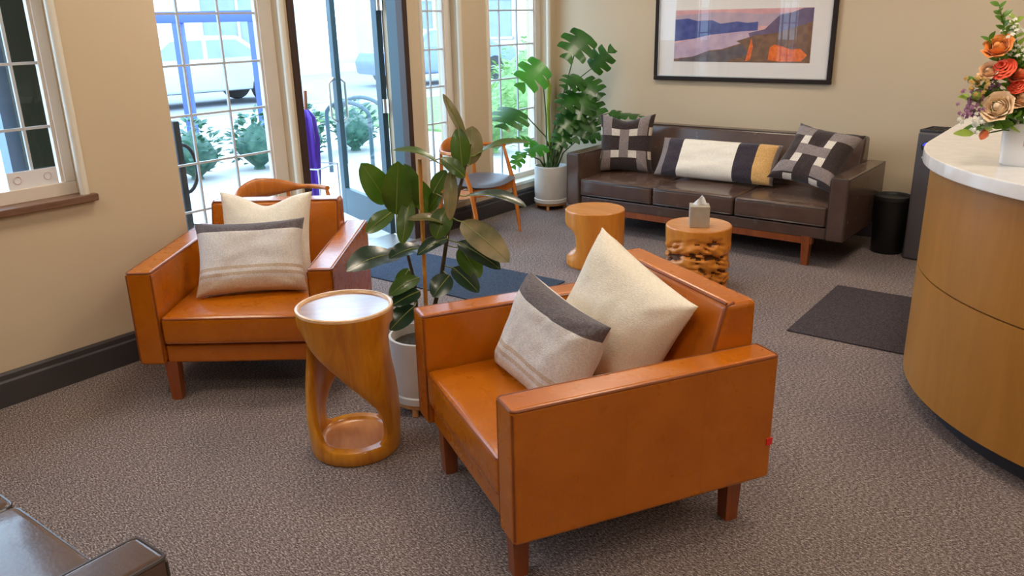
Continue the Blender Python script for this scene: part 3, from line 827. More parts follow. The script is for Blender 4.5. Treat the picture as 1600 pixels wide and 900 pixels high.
def flower(name, label, cat, mat, p, r, kind='rose', group=None, tilt=None):
    out = (Vector(p) - Vector((VX + 0.02, VY + 0.02, VZ + 0.14))).normalized()
    dr = (out * 0.7 + CAMDIR * 0.6 + Vector((0, 0, 0.25))).normalized() if tilt is None else Vector(tilt).normalized()
    e = thing(name, label, cat, p, 0, group)
    M0 = orient((0, 0, 0), dr)
    mb = MB()
    if kind == 'rose': rose(mb, r)
    elif kind == 'carnation':
        rnd = random.Random(int(r * 1e5))
        for k in range(46):
            a = rnd.random() * 2 * PI; el = rnd.random() ** 0.6 * 1.35
            dv = Vector((math.sin(el) * math.cos(a), math.sin(el) * math.sin(a), math.cos(el)))
            leaf_shape(mb, r * (0.85 + 0.3 * rnd.random()), r * 0.62, orient((0, 0, 0), Vector((rnd.random() - .5, rnd.random() - .5, rnd.random())), dv) , 0, 0.5, 0.2, 5)
        mb = MB(); 
        for ly in range(5):
            num = 6 + ly * 3
            for k in range(num):
                a = 2 * PI * (k + 0.5 * ly) / num; ro = r * (0.25 + 0.19 * ly); zt = r * (0.75 - 0.16 * ly)
                ww = 2 * PI * ro / num * 0.75
                x, y = math.cos(a), math.sin(a)
                T = Vector((-y, x, 0)); P0 = Vector((x * ro * 0.35, y * ro * 0.35, -0.1 * r)); P1 = Vector((x * ro, y * ro, zt))
                P2 = P1 + Vector((x, y, 0)) * r * 0.16 + Vector((0, 0, -0.03 * r))
                rf = [0.05 * r * math.sin(3 * (k + ly) + q) for q in range(3)]
                mb.add([P0 - T * ww * .3, P0 + T * ww * .3, P1 - T * ww + Vector((0, 0, rf[0])), P1 + Vector((0, 0, rf[1] + .05 * r)), P1 + T * ww + Vector((0, 0, rf[2])), P2 - T * ww * .7, P2 + Vector((0, 0, rf[0])), P2 + T * ww * .7],
                       [(0, 3, 2), (0, 1, 3), (1, 4, 3), (2, 3, 6, 5), (3, 4, 7, 6)])
    elif kind == 'bud':
        mb.lathe([(0.0005, -r), (r * 0.62, -r * 0.6), (r * 0.8, 0), (r * 0.55, r * 0.8), (r * 0.15, r * 1.25)], 12, fn=lambda q, z, a: q * (1 + 0.12 * math.sin(5 * a + z * 80)))
    elif kind == 'cluster':
        rnd = random.Random(int(p[0] * 1e4))
        for k in range(26):
            c = Vector((rnd.gauss(0, r * 0.5), rnd.gauss(0, r * 0.5), rnd.gauss(0, r * 0.6)))
            for q in range(5):
                a = 2 * PI * q / 5 + k
                leaf_shape(mb, r * 0.30, r * 0.22, orient(c, (0.4 * math.cos(a), 0.4 * math.sin(a), 1), Vector((math.cos(a), math.sin(a), 0.2))), 0, 0.2, 0.1, 3)
    o = mb.build('petals' if kind in ('rose', 'carnation') else 'blossom', mat, e, angle=80); o.matrix_local = M0
    st = stem_to(p); st = [q - Vector(p) for q in st]
    MB().tube(st, 0.0028, 6).build('stem', 'bouquet_green', e)
    if kind in ('rose', 'carnation'):
        c = MB()
        for k in range(5):
            a = 2 * PI * k / 5
            leaf_shape(c, r * 0.8, r * 0.36, orient((0, 0, -0.30 * r), (0.5 * math.cos(a), 0.5 * math.sin(a), -0.6), Vector((math.cos(a), math.sin(a), 0.5))), 0, 0.2, 0.1, 4)
        c.build('sepals', 'bouquet_green', e).matrix_local = M0
    return e
G = 'flowers in the counter bouquet'
flower('orange_rose', 'orange rose at top of the bouquet below the leafy tip', 'flower', 'petal_orange', (-0.412, 3.345, 1.468), 0.040, 'rose', G)
flower('red_carnation', 'bright red orange carnation in centre of the bouquet', 'flower', 'petal_red', (-0.388, 3.355, 1.395), 0.038, 'carnation', G)
flower('orange_rose', 'deep orange rose right of the red carnation', 'flower', 'petal_coral', (-0.340, 3.400, 1.380), 0.036, 'rose', G)
flower('coral_carnation', 'coral carnation below the deep orange rose', 'flower', 'petal_red', (-0.338, 3.385, 1.336), 0.028, 'carnation', G)
flower('peach_rose', 'small pale peach rose left of the red carnation', 'flower', 'petal_peach', (-0.428, 3.345, 1.388), 0.029, 'rose', G)
flower('cream_rose', 'large cream rose low in front above the vase', 'flower', 'petal_cream', (-0.380, 3.325, 1.268), 0.044, 'rose', G)
flower('peach_rose', 'peach rose right of the large cream rose', 'flower', 'petal_peach', (-0.318, 3.395, 1.298), 0.038, 'rose', G)
flower('orange_rose', 'orange rose on the far side of the bouquet, cut by the frame', 'flower', 'petal_orange', (-0.235, 3.44, 1.40), 0.040, 'rose', G)
flower('cream_rose', 'cream rose at the right flank of the bouquet', 'flower', 'petal_cream', (-0.190, 3.42, 1.29), 0.042, 'rose', G)
flower('yellow_bud', 'yellow green bud at the left edge of the bouquet', 'flower', 'bouquet_lime', (-0.452, 3.325, 1.305), 0.020, 'bud', G)
flower('orange_bud', 'drooping orange bud hanging over the vase edge', 'flower', 'petal_coral', (-0.412, 3.345, 1.172), 0.019, 'bud', G, (-0.3, -0.5, -0.8))
flower('statice_sprig', 'purple statice sprig in middle of the bouquet', 'flower', 'petal_purple', (-0.445, 3.345, 1.298), 0.036, 'cluster', G)
flower('statice_sprig', 'purple statice sprig lowest at left of the bouquet', 'flower', 'petal_purple', (-0.470, 3.31, 1.262), 0.032, 'cluster', G)
flower('statice_sprig', 'purple statice sprig beside the cream rose top', 'flower', 'petal_purple', (-0.408, 3.375, 1.332), 0.026, 'cluster', G)
flower('golden_sprig', 'golden brown blossom sprig at upper left of the bouquet', 'flower', 'petal_gold', (-0.458, 3.32, 1.348), 0.036, 'cluster', G)
for p, lab in (((-0.440, 3.328, 1.212), 'white filler blossoms low at left of the vase rim'), ((-0.338, 3.395, 1.232), 'white filler blossoms low right under the cream rose'),
               ((-0.352, 3.40, 1.440), 'white filler blossoms right of the orange rose'), ((-0.385, 3.38, 1.530), 'white filler blossoms near the leafy tip')):
    flower('gypsophila_sprig', lab, 'flower', 'petal_white', p, 0.034, 'cluster', G)
def foliage(label, base, tip, n, ln, w, mat, seed, big=False):
    e = thing('foliage_sprig', label, 'foliage', base, 0, 'foliage in the counter bouquet')
    b0, t0 = Vector((0, 0, 0)), Vector(tip) - Vector(base)
    rnd = random.Random(seed)
    pts = [b0 + t0 * s + Vector((0, 0, 0.03 * math.sin(s * PI) * (1 if big else 0.4))) for s in (0, .25, .5, .75, 1)]
    MB().tube(pts, [0.003, 0.0027, 0.0024, 0.002, 0.001], 6).build('stem', 'bouquet_green', e)
    for k in range(n):
        s = 0.25 + 0.75 * (k + 0.5) / n if n > 1 else 0.6
        a = k * 2.4 + seed
        i = min(3, int(s * 4)); p = pts[i].lerp(pts[i + 1], s * 4 - i)
        dv = (t0.normalized() * 0.7 + Vector((math.cos(a), math.sin(a), rnd.uniform(-.2, .4)))).normalized()
        nrm = (Vector((0, 0, 0.6)) + CAMDIR + Vector((rnd.uniform(-.5, .5), rnd.uniform(-.5, .5), 0))).normalized()
        mb = MB(); x = dv.cross(nrm).normalized(); z = x.cross(dv)
        M = Matrix(((x.x, dv.x, z.x, p.x), (x.y, dv.y, z.y, p.y), (x.z, dv.z, z.z, p.z), (0, 0, 0, 1)))
        l = ln * rnd.uniform(0.8, 1.15); leaf_shape(mb, l, w * rnd.uniform(0.85, 1.15), M, 0, 0.2, 0.2)
        mb.build('leaf', mat, e, angle=80)
MOUTH = (VX - 0.03, VY - 0.03, VZ + 0.13)
foliage('tall leafy sprig forming the tip of the bouquet', MOUTH, (-0.430, 3.338, 1.610), 30, 0.036, 0.019, 'bouquet_green', 3)
foliage('tall leafy sprig just right of the bouquet tip', MOUTH, (-0.385, 3.375, 1.565), 26, 0.036, 0.018, 'bouquet_lime', 5)
foliage('leafy sprig left of the orange rose', MOUTH, (-0.445, 3.345, 1.50), 26, 0.036, 0.018, 'bouquet_green', 21)
foliage('leafy sprig filling the left side of the bouquet', MOUTH, (-0.472, 3.325, 1.36), 24, 0.036, 0.020, 'bouquet_green', 7)
foliage('lime leafy sprig at far left edge of the bouquet', MOUTH, (-0.485, 3.315, 1.30), 22, 0.032, 0.018, 'bouquet_lime', 23)
foliage('leafy sprig filling the right side of the bouquet', MOUTH, (-0.25, 3.43, 1.46), 24, 0.05, 0.026, 'bouquet_green', 9)
foliage('broad green leaves hanging below the purple statice', MOUTH, (-0.412, 3.345, 1.190), 8, 0.070, 0.046, 'bouquet_green', 11, True)
foliage('long lime leaf drooping at lower left of the bouquet', MOUTH, (-0.455, 3.315, 1.165), 5, 0.062, 0.030, 'bouquet_lime', 13, True)
foliage('leafy sprig under the peach rose at the vase rim', MOUTH, (-0.33, 3.37, 1.235), 12, 0.05, 0.032, 'bouquet_green', 15, True)
foliage('dense leaves in the heart of the bouquet', MOUTH, (-0.37, 3.41, 1.44), 44, 0.055, 0.030, 'bouquet_green', 17)
foliage('second spray of leaves behind the purple statice', MOUTH, (-0.42, 3.37, 1.30), 36, 0.05, 0.028, 'bouquet_green', 19)

# ------------------------------------------------------------------ framed picture
PX0, PX1, PZ0, PZ1 = -3.225, -1.797, 1.09, 1.775
t = thing('framed_picture', 'framed lake sunset photograph with wide white mat above the sofa', 'picture', ((PX0 + PX1) / 2, YB, (PZ0 + PZ1) / 2))
w2, h2 = (PX1 - PX0) / 2, (PZ1 - PZ0) / 2
f = MB()
for a, b in (((-w2, -h2), (w2, -h2 + 0.032)), ((-w2, h2 - 0.032), (w2, h2)), ((-w2, -h2 + 0.032), (-w2 + 0.032, h2 - 0.032)), ((w2 - 0.032, -h2 + 0.032), (w2, h2 - 0.032))):
    f.box((a[0], -0.036, a[1]), (b[0], -0.001, b[1]), 0.005)
f.build('frame', 'frame_black', t, weighted=True)
f = MB(); q = 0.032
for a, b in (((-w2 + q, -h2 + q), (w2 - q, -h2 + q + 0.006)), ((-w2 + q, h2 - q - 0.006), (w2 - q, h2 - q)), ((-w2 + q, -h2 + q), (-w2 + q + 0.006, h2 - q)), ((w2 - q - 0.006, -h2 + q), (w2 - q, h2 - q))):
    f.box((a[0], -0.030, a[1]), (b[0], -0.012, b[1]))
f.build('inner_lip', 'frame_silver', t)
B((-w2 + q, -0.014, -h2 + q), (w2 - q, -0.004, h2 - q)).build('mat_board', 'mat_board', t)
iw, z0, z1 = 0.545, -0.195, 0.195
pr = MB()
def poly(pts, mi, d): pr.add([(x * iw, -0.0144 - d * 0.00025, z0 + (z1 - z0) * y) for x, y in pts], [tuple(range(len(pts)))], mi, False)
poly([(-1, 0), (1, 0), (1, 1), (-1, 1)], 0, 0)
poly([(-1, .68), (1, .68), (1, .93), (.3, .90), (-.3, .95), (-1, .90)], 1, 1)
poly([(-1, .40), (.25, .60), (.25, .76), (.1, .74), (-.05, .77), (-.3, .73), (-.42, .80), (-.65, .79), (-.8, .84), (-1, .82)], 2, 2)
poly([(-1, 0), (-.2, .18), (.3, .50), (.26, .60), (0, .58), (-.45, .52), (-1, .36)], 4, 3)
poly([(.12, .55), (.35, .62), (.55, .88), (.72, .92), (.86, .99), (1, .99), (1, .2), (.2, .3)], 3, 4)
poly([(-1, 0), (1, 0), (1, .75), (.7, .62), (.5, .55), (.2, .5), (-.05, .40), (.02, .36), (-.25, .25), (-.45, .22), (-.7, .10), (-1, .05)], 6, 5)
poly([(-1, 0), (-.2, 0), (.15, .16), (.05, .34), (-.2, .24), (-.45, .2), (-.75, .08)], 5, 6)
poly([(.10, .02), (.17, .05), (.20, .30), (.17, .46), (.13, .22)], 7, 7)
poly([(.42, .05), (.60, .02), (.88, .03), (.96, .14), (.86, .26), (.72, .25), (.62, .30), (.5, .34), (.44, .28)], 7, 7)
pr.build('print', ['print_sky_pink', 'print_sky_lilac', 'print_hill_blue', 'print_hill_violet', 'print_lake', 'print_shore', 'print_moor', 'print_orange'], t)
MB().add([(-w2 + q, -0.022, -h2 + q), (w2 - q, -0.022, -h2 + q), (w2 - q, -0.022, h2 - q), (-w2 + q, -0.022, h2 - q)], [(0, 1, 2, 3)], smooth=False).build('glass', 'picture_glass', t)

# ------------------------------------------------------------------ purifier, bin, mats
t = thing('air_purifier', 'tall slim grey air purifier tower behind the counter end', 'air purifier', (-0.925, 5.89, 0), R(-9))
MB().prism([(-0.145, -0.125), (0.145, -0.125), (0.145, 0.11), (-0.145, 0.11)], 0.0, 0.85, 'z', 0.018, 3).build('body', 'purifier_grey', t, weighted=True)
f = MB()
for k in range(9): f.box((-0.115 + k * 0.027, -0.09, 0.849), (-0.099 + k * 0.027, 0.08, 0.860), 0.002)
f.box((-0.135, -0.115, 0.846), (0.135, -0.100, 0.864), 0.003); f.box((-0.135, 0.085, 0.846), (0.135, 0.10, 0.864), 0.003)
f.box((-0.140, -0.115, 0.846), (-0.125, 0.10, 0.864), 0.003); f.box((0.125, -0.115, 0.846), (0.140, 0.10, 0.864), 0.003)
f.build('top_vent', 'purifier_dark', t)
dp = MB().lathe([(0.034, 0), (0.034, 0.004), (0.030, 0.006)], 28)
o = dp.build('control_dial', 'black_plastic', t); o.matrix_local = Matrix.Translation((-0.080, -0.124, 0.760)) @ Matrix.Rotation(R(90), 4, 'X')
o2 = MB().add([(0.024 * math.cos(a), 0.002 + 0.024 * max(0, math.sin(a)), 0.0066) for a in [PI * k / 12 for k in range(13)]], [tuple(range(13))], smooth=False).build('display', 'display_blue', o)
B((-0.104, -0.1262, 0.682), (-0.062, -0.1245, 0.694)).build('panel_label', 'steel', t)
t = thing('waste_bin', 'black round waste bin between the sofa and the purifier', 'bin', (-1.215, 5.925, 0))
MB().lathe([(0.098, 0.0), (0.102, 0.006), (0.118, 0.375)], 40).build('bin_body', 'black_plastic', t)
MB().lathe([(0.116, 0.37), (0.121, 0.372), (0.122, 0.396), (0.117, 0.398), (0.113, 0.392), (0.108, 0.3765), (0.0005, 0.3760)], 40, cap=False).build('bin_rim', 'black_rubber', t)
tag(B((-1.265, 4.05, 0.0005), (-0.655, 4.955, 0.009), 0.003).build('floor_mat', 'mat_charcoal'), 'dark charcoal floor mat lying in front of the counter', 'mat', 'entrance mats')
tag(B((-4.05, 3.50, 0.0005), (-2.70, 4.11, 0.009), 0.003).build('floor_mat', 'mat_daylight_blue'), 'dark blue grey doormat inside the glass door', 'mat', 'entrance mats')

# ------------------------------------------------------------------ wooden elbow chairs
def elbow_chair(label, loc, rz):
    t = thing('wooden_chair', label, 'chair', loc, rz, 'wooden elbow chairs')   # front towards -Y
    zr = 0.665
    # bowed top rail, wide and tall at the back, thin at the arm tips
    n = 32; vs = []; nr = 12
    for i in range(n + 1):
        s = -1 + 2 * i / n; a = PI / 2 + s * R(105)
        x, y = -0.285 * math.cos(a), 0.235 * math.sin(a) + 0.0
        if abs(s) > 0.82: y -= 0.0
        hgt = 0.014 + 0.044 * max(0, 1 - (abs(s) / 0.55) ** 2) ** 1.2
        th = 0.013 + 0.006 * (1 - abs(s)) + 0.008 * max(0, abs(s) - 0.6)
        nx, ny = -math.cos(a), math.sin(a)
        for k in range(nr):
            b = 2 * PI * k / nr
            off = th * math.cos(b)
            vs.append((x + nx * off, y + ny * off, zr + hgt * math.sin(b) + 0.02 * max(0, 1 - abs(s) / 0.5)))
    fs = [(i * nr + k, i * nr + (k + 1) % nr, (i + 1) * nr + (k + 1) % nr, (i + 1) * nr + k) for i in range(n) for k in range(nr)]
    fs.append(tuple(range(nr))[::-1]); fs.append(tuple(n * nr + k for k in range(nr)))
    MB().add(vs, fs).build('top_rail', 'chair_wood', t, angle=60)
    for sx in (-1, 1):
        MB().tube([(sx * 0.255, -0.215, 0), (sx * 0.252, -0.19, 0.22), (sx * 0.255, -0.15, 0.42), (sx * 0.266, -0.065, 0.655)], [0.011, 0.0165, 0.0175, 0.011], 12).build('leg', 'chair_wood', t)
        MB().tube([(sx * 0.215, 0.235, 0), (sx * 0.205, 0.20, 0.22), (sx * 0.195, 0.18, 0.42), (sx * 0.185, 0.185, 0.66)], [0.011, 0.0165, 0.0175, 0.011], 12).build('leg', 'chair_wood', t)
    # curved aprons
    ap = MB()
    def apron(p0, p1, sag):
        k = 10; vv = []
        d = (Vector(p1) - Vector(p0)); nrm = Vector((d.y, -d.x, 0)).normalized() * 0.010
        for i in range(k + 1):
            s = i / k; p = Vector(p0) + d * s; dz = sag * math.sin(PI * s)
            for o_, z in ((nrm, 0.405 - dz * 0.2), (nrm, 0.352 - dz), (-nrm, 0.352 - dz), (-nrm, 0.405 - dz * 0.2)): vv.append(p + o_ + Vector((0, 0, z)))
        ff = [(i * 4 + q, i * 4 + (q + 1) % 4, (i + 1) * 4 + (q + 1) % 4, (i + 1) * 4 + q) for i in range(k) for q in range(4)]
        ap.add(vv, ff, 0, False)
    apron((-0.24, -0.16, 0), (0.24, -0.16, 0), 0.02); apron((-0.19, 0.18, 0), (0.19, 0.18, 0), 0.02)
    apron((-0.25, -0.15, 0), (-0.195, 0.18, 0), 0.03); apron((0.25, -0.15, 0), (0.195, 0.18, 0), 0.03)
    ap.build('seat_frame', 'chair_wood', t)
    # dished padded seat
    n = 14; vs = []; fs = []
    for sgn in (1, -1):
        o = len(vs)
        for i in range(n + 1):
            for j in range(n + 1):
                u, v = -1 + 2 * i / n, -1 + 2 * j / n
                x = u * math.sqrt(1 - v * v * 0.30) * (0.262 - 0.03 * v); y = v * math.sqrt(1 - u * u * 0.30) * 0.225
                e = max(0, 1 - max(abs(u), abs(v)) ** 6) ** 0.5
                vs.append((x, y, 0.418 + (sgn * 0.020 * e) + 0.022 * u * u - 0.01 * v * v))
        for i in range(n):
            for j in range(n):
                q = (o + i * (n + 1) + j, o + (i + 1) * (n + 1) + j, o + (i + 1) * (n + 1) + j + 1, o + i * (n + 1) + j + 1)
                fs.append(q if sgn > 0 else q[::-1])
    MB().add(vs, fs).build('seat', 'seat_grey', t, angle=70)
    return t
elbow_chair('wooden elbow chair with dark seat between two windows, beside the monstera', (-3.925, 4.745, 0), R(90))
elbow_chair('wooden elbow chair whose curved back shows behind the left armchair', (-3.79, 2.86, 0), R(93))

# ------------------------------------------------------------------ potted plants
def plant_leaf(mb, base, tip, w, nrm, fold=0.25, curl=0.10, n=14, mi=0, ob=False):
    b, tp = Vector(base), Vector(tip); d = tp - b; ln = d.length; y = d.normalized()
    z = (Vector(nrm) - y * Vector(nrm).dot(y)); z.normalize(); x = y.cross(z)
    vs = []
    for i in range(n + 1):
        s = i / n
        ww = w * 0.56 * (math.sin(PI * s ** 0.92) ** 0.55 if 0 < s < 1 else 0.02)
        ww = max(ww, 0.002)
        c = b + y * (ln * s) + z * (curl * ln * math.sin(PI * s))
        for u in (-1, -0.55, 0, 0.55, 1):
            vs.append(c + x * ww * u + z * (fold * ww * abs(u) ** 1.3 + 0.03 * ww * math.sin(9 * s + 3 * u)))
    fs = [(i * 5 + j, i * 5 + j + 1, (i + 1) * 5 + j + 1, (i + 1) * 5 + j) for i in range(n) for j in range(4)]
    mb.add(vs, fs, mi)
    return x, y, z, ln
CP = Vector((0, 0, 1.6))
def pot(t, c, rad, h, legh):
    z0 = legh
    pr = [(rad * 0.93, z0), (rad * 0.96, z0 + 0.006), (rad, z0 + h * 0.3), (rad, z0 + h), (rad - 0.010, z0 + h + 0.002), (rad - 0.014, z0 + h - 0.03), (rad - 0.016, z0 + h - 0.045)]
    MB().lathe(pr, 48, cap=False).build('pot_wall', 'pot_white', t, angle=50)
    MB().lathe([(rad * 0.99, z0 + 0.0), (rad * 1.03, z0 + 0.002), (rad * 1.03, z0 + 0.030), (rad * 0.985, z0 + 0.034)], 48).build('saucer', 'pot_white', t, angle=50)
    s = MB().lathe([(rad * 0.94, z0 - 0.022), (rad * 0.96, z0 - 0.02), (rad * 0.96, z0 - 0.001)], 40)
    for k in range(4):
        a = PI / 4 + k * PI / 2 - 0.4
        s.tube([(rad * 0.88 * math.cos(a), rad * 0.88 * math.sin(a), 0), (rad * 0.84 * math.cos(a), rad * 0.84 * math.sin(a), z0 - 0.01)], 0.014, 10)
    s.build('pot_stand', 'stand_wood', t, angle=40)
    MB().lathe([(rad - 0.015, z0 + h - 0.040), (rad * 0.5, z0 + h - 0.034), (0.0005, z0 + h - 0.030)], 32, fn=lambda r_, z, a: r_).build('soil', 'soil', t)
RUBBER = [
(-2.331, 2.255, 0.903, -2.362, 2.157, 1.077, 0.098, 0.9, 0), (-2.285, 2.252, 0.864, -2.233, 2.23, 1.085, 0.105, 0.95, 0), (-2.29, 2.362, 0.869, -2.32, 2.352, 1.049, 0.089, 0.9, 0),
(-2.266, 2.43, 0.839, -2.302, 2.366, 0.997, 0.08, 0.8, 0), (-2.329, 2.282, 0.866, -2.386, 2.176, 0.791, 0.067, 0.7, 0), (-2.24, 2.287, 0.923, -2.223, 2.212, 0.759, 0.064, 0.85, 0),
(-2.288, 2.25, 0.697, -2.305, 1.986, 0.692, 0.12, 0.45, 2), (-2.221, 2.339, 0.713, -2.245, 2.158, 0.711, 0.089, 0.35, 2), (-2.089, 2.465, 1.158, -2.172, 2.439, 1.323, 0.035, 0.8, 1),
(-2.089, 2.439, 1.041, -2.109, 2.449, 1.196, 0.071, 0.85, 0), (-2.097, 2.496, 1.042, -2.116, 2.544, 1.19, 0.087, 0.7, 3), (-2.165, 2.381, 1.063, -2.289, 2.262, 1.118, 0.086, 0.12, 0),
(-2.08, 2.509, 1.08, -1.884, 2.62, 1.13, 0.087, 0.12, 0), (-2.068, 2.43, 1.006, -2.13, 2.358, 1.087, 0.061, 0.6, 0), (-2.212, 2.396, 0.932, -2.174, 2.438, 1.023, 0.057, 0.8, 0),
(-2.124, 2.413, 1.032, -2.095, 2.359, 0.843, 0.051, 0.8, 3), (-2.139, 2.389, 0.882, -2.143, 2.323, 0.766, 0.082, 0.85, 0), (-2.107, 2.476, 0.919, -1.864, 2.56, 0.884, 0.104, 0.05, 2),
(-2.098, 2.432, 0.823, -1.862, 2.436, 0.687, 0.104, 0.75, 3), (-2.114, 2.421, 0.737, -1.915, 2.446, 0.647, 0.073, 0.6, 2), (-2.121, 2.44, 0.71, -2.026, 2.45, 0.591, 0.084, 0.85, 0),
(-2.134, 2.405, 0.629, -2.0, 2.407, 0.545, 0.074, 0.6, 2), (-2.245, 2.321, 0.588, -2.29, 2.186, 0.539, 0.074, 0.5, 0), (-2.126, 2.373, 0.76, -2.177, 2.247, 0.713, 0.062, 0.4, 2),
(-2.136, 2.366, 0.824, -2.2, 2.229, 0.857, 0.062, 0.25, 3), (-2.232, 2.306, 0.536, -2.269, 2.177, 0.502, 0.079, 0.55, 2), (-2.244, 2.283, 0.475, -2.281, 2.168, 0.397, 0.085, 0.7, 2),
(-2.124, 2.375, 0.605, -2.149, 2.293, 0.53, 0.084, 0.7, 2), (-2.205, 2.439, 0.931, -2.275, 2.424, 0.845, 0.058, 0.7, 0), (-2.325, 2.348, 0.606, -2.368, 2.315, 0.516, 0.059, 0.7, 0)]
PC = Vector((-2.265, 2.335, 0))
t = thing('rubber_plant', 'tall rubber plant in a white pot between the two armchairs', 'plant', PC)
pot(t, PC, 0.140, 0.275, 0.055)
STEMA = [(-2.073, 2.476, 1.13), (-2.104, 2.453, 0.991), (-2.157, 2.413, 0.776), (-2.185, 2.392, 0.59), (-2.25, 2.345, 0.29)]
STEMB = [(-2.319, 2.289, 0.90), (-2.30, 2.304, 0.731), (-2.275, 2.323, 0.565), (-2.275, 2.325, 0.29)]
for st, r0 in ((STEMA, (0.005, 0.007, 0.008, 0.009, 0.010)), (STEMB, (0.004, 0.006, 0.007, 0.009))):
    MB().tube([Vector(p) - PC for p in st], list(r0), 8).build('stem', 'stem_brown', t)
MB().tube([Vector((-2.235, 2.353, 1.075)) - PC, Vector((-2.242, 2.348, 0.479)) - PC, Vector((-2.238, 2.346, 0.28)) - PC], 0.0085, 8).build('support_stake', 'bamboo', t)
RM = ['rubber_leaf', 'rubber_leaf_back', 'rubber_leaf_dark', 'rubber_leaf_brown']
def near_on(st, p):
    best = None
    for a, b in zip(st, st[1:]):
        a, b = Vector(a), Vector(b); k = max(0, min(1, (p - a).dot(b - a) / (b - a).length_squared)); q = a + (b - a) * k
        if best is None or (q - p).length < (best - p).length: best = q
    return best
for bx, by, bz, tx, ty, tz, w, fc, kd in RUBBER:
    b, tp = Vector((bx, by, bz)), Vector((tx, ty, tz))
    cd = (CP - b).normalized()
    nr = cd * fc + Vector((0, 0, 1)) * (1 - fc) + Vector((0, 0, 0.15))
    mb = MB()
    x, y, z, ln = plant_leaf(mb, b - PC, tp - PC, w, nr, 0.18, 0.05 if fc > 0.5 else 0.09)
    lf = mb.build('leaf', RM[kd], t, angle=80)
    rib = MB(); rib.tube([b - PC + y * ln * s + z * ((0.05 if fc > .5 else .09) * ln * math.sin(PI * s) + 0.0012) for s in (0, .2, .4, .6, .8, .97)], [0.0026, 0.0024, 0.002, 0.0016, 0.0011, 0.0005], 5)
    rib.build('midrib', 'rubber_midrib', lf)
    q = min((near_on(STEMA, b), near_on(STEMB, b)), key=lambda s: (s - b).length)
    if (q - b).length > 0.006:
        MB().tube([q - PC, (q + b) / 2 - PC + Vector((0, 0, -0.004)), b - PC + y * 0.004], 0.0026, 6).build('petiole', 'rubber_midrib', lf)

MON = [
(-3.748, 5.996, 1.445, -3.805, 5.802, 1.27, 0.276, 0.8, 0), (-3.674, 6.03, 1.197, -3.519, 6.07, 1.355, 0.193, 0.8, 0), (-4.0, 5.719, 1.216, -4.09, 5.528, 1.046, 0.255, 0.8, 1),
(-4.14, 5.514, 0.866, -4.13, 5.335, 0.749, 0.311, 0.35, 0), (-4.04, 5.712, 0.564, -4.076, 5.496, 0.654, 0.132, 0.6, 1), (-3.963, 5.707, 0.549, -4.031, 5.467, 0.533, 0.142, 0.4, 1),
(-3.781, 5.971, 1.107, -3.805, 5.764, 1.058, 0.194, 0.6, 0), (-3.748, 6.021, 1.073, -3.579, 6.024, 0.962, 0.216, 0.7, 0), (-3.783, 5.907, 0.975, -3.795, 5.71, 0.867, 0.204, 0.7, 0),
(-3.723, 5.952, 0.963, -3.672, 5.803, 0.79, 0.226, 0.8, 0), (-3.715, 6.021, 0.904, -3.562, 6.012, 0.764, 0.207, 0.7, 0), (-3.788, 5.865, 0.82, -3.812, 5.697, 0.689, 0.194, 0.7, 0),
(-3.734, 5.931, 0.779, -3.712, 5.798, 0.598, 0.206, 0.8, 0), (-3.696, 5.973, 0.75, -3.608, 5.977, 0.62, 0.185, 0.75, 0), (-3.827, 5.836, 0.677, -3.829, 5.683, 0.551, 0.163, 0.7, 0),
(-3.52, 6.155, 0.80, -3.24, 6.16, 0.815, 0.11, 0.35, 0), (-3.748, 5.996, 0.60, -3.60, 6.14, 0.645, 0.132, 0.4, 0), (-4.10, 5.561, 0.5, -4.10, 5.444, 0.398, 0.109, 0.7, 1), (-3.56, 6.15, 0.82, -3.42, 6.15, 0.785, 0.10, 0.5, 0)]
def monstera_leaf(mb, base, tip, w, nrm, seed):
    """heart-shaped blade cut into fingers by deep slits"""
    b, tp = Vector(base), Vector(tip); d = tp - b; ln = d.length; y = d.normalized()
    z = (Vector(nrm) - y * Vector(nrm).dot(y)); z.normalize(); x = y.cross(z)
    rnd = random.Random(seed)
    def pos(s, u, ww):   # s along midrib (-.15..1), u side -1..1
        droop = -0.10 * ln * s * s - 0.22 * ww * u * u + 0.05 * ww * abs(u)
        return b + y * (ln * (s - 0.10 * abs(u) ** 1.5 * (1 - s))) + x * (ww * u) + z * droop
    prof = lambda s: (w / 2) * (math.sin(PI * min(1, (s + 0.16) / 1.16) ** 0.72) ** 0.8 if s < 1 else 0)
    nf = 4
    for side in (-1, 1):
        for k in range(nf):
            s0 = -0.12 + 1.10 * k / nf; s1 = -0.12 + 1.10 * (k + 1) / nf
            nv = 5; vs = []
            wk = 1.12 * prof((s0 + s1) / 2) * rnd.uniform(0.92, 1.05)
            for i in range(nv + 1):
                u = i / nv
                pinch = 1 - 0.30 * max(0, (u - 0.48) / 0.52) ** 0.6 if k < nf - 1 else 1 - 0.62 * u
                c = (s0 + s1) / 2 + 0.10 * u ** 1.3; hw = (s1 - s0) / 2 * pinch * 1.02
                for q in (-1, 0, 1): vs.append(pos(min(1.02, c + q * hw), side * u, wk))
            # rounded finger end
            u = 1.07; c = (s0 + s1) / 2 + 0.12; hw = (s1 - s0) / 2 * (0.40 if k < nf - 1 else 0.16)
            for q in (-1, 0, 1): vs.append(pos(min(1.02, c + q * hw), side * u, wk))
            fs = [(i * 3 + j, i * 3 + j + 1, (i + 1) * 3 + j + 1, (i + 1) * 3 + j) for i in range(nv + 1) for j in range(2)]
            mb.add(vs, fs)
MC = Vector((-3.98, 5.83, 0))
t = thing('monstera_plant', 'tall monstera in a white pot in the corner beside the sofa', 'plant', MC)
pot(t, MC, 0.142, 0.315, 0.06)
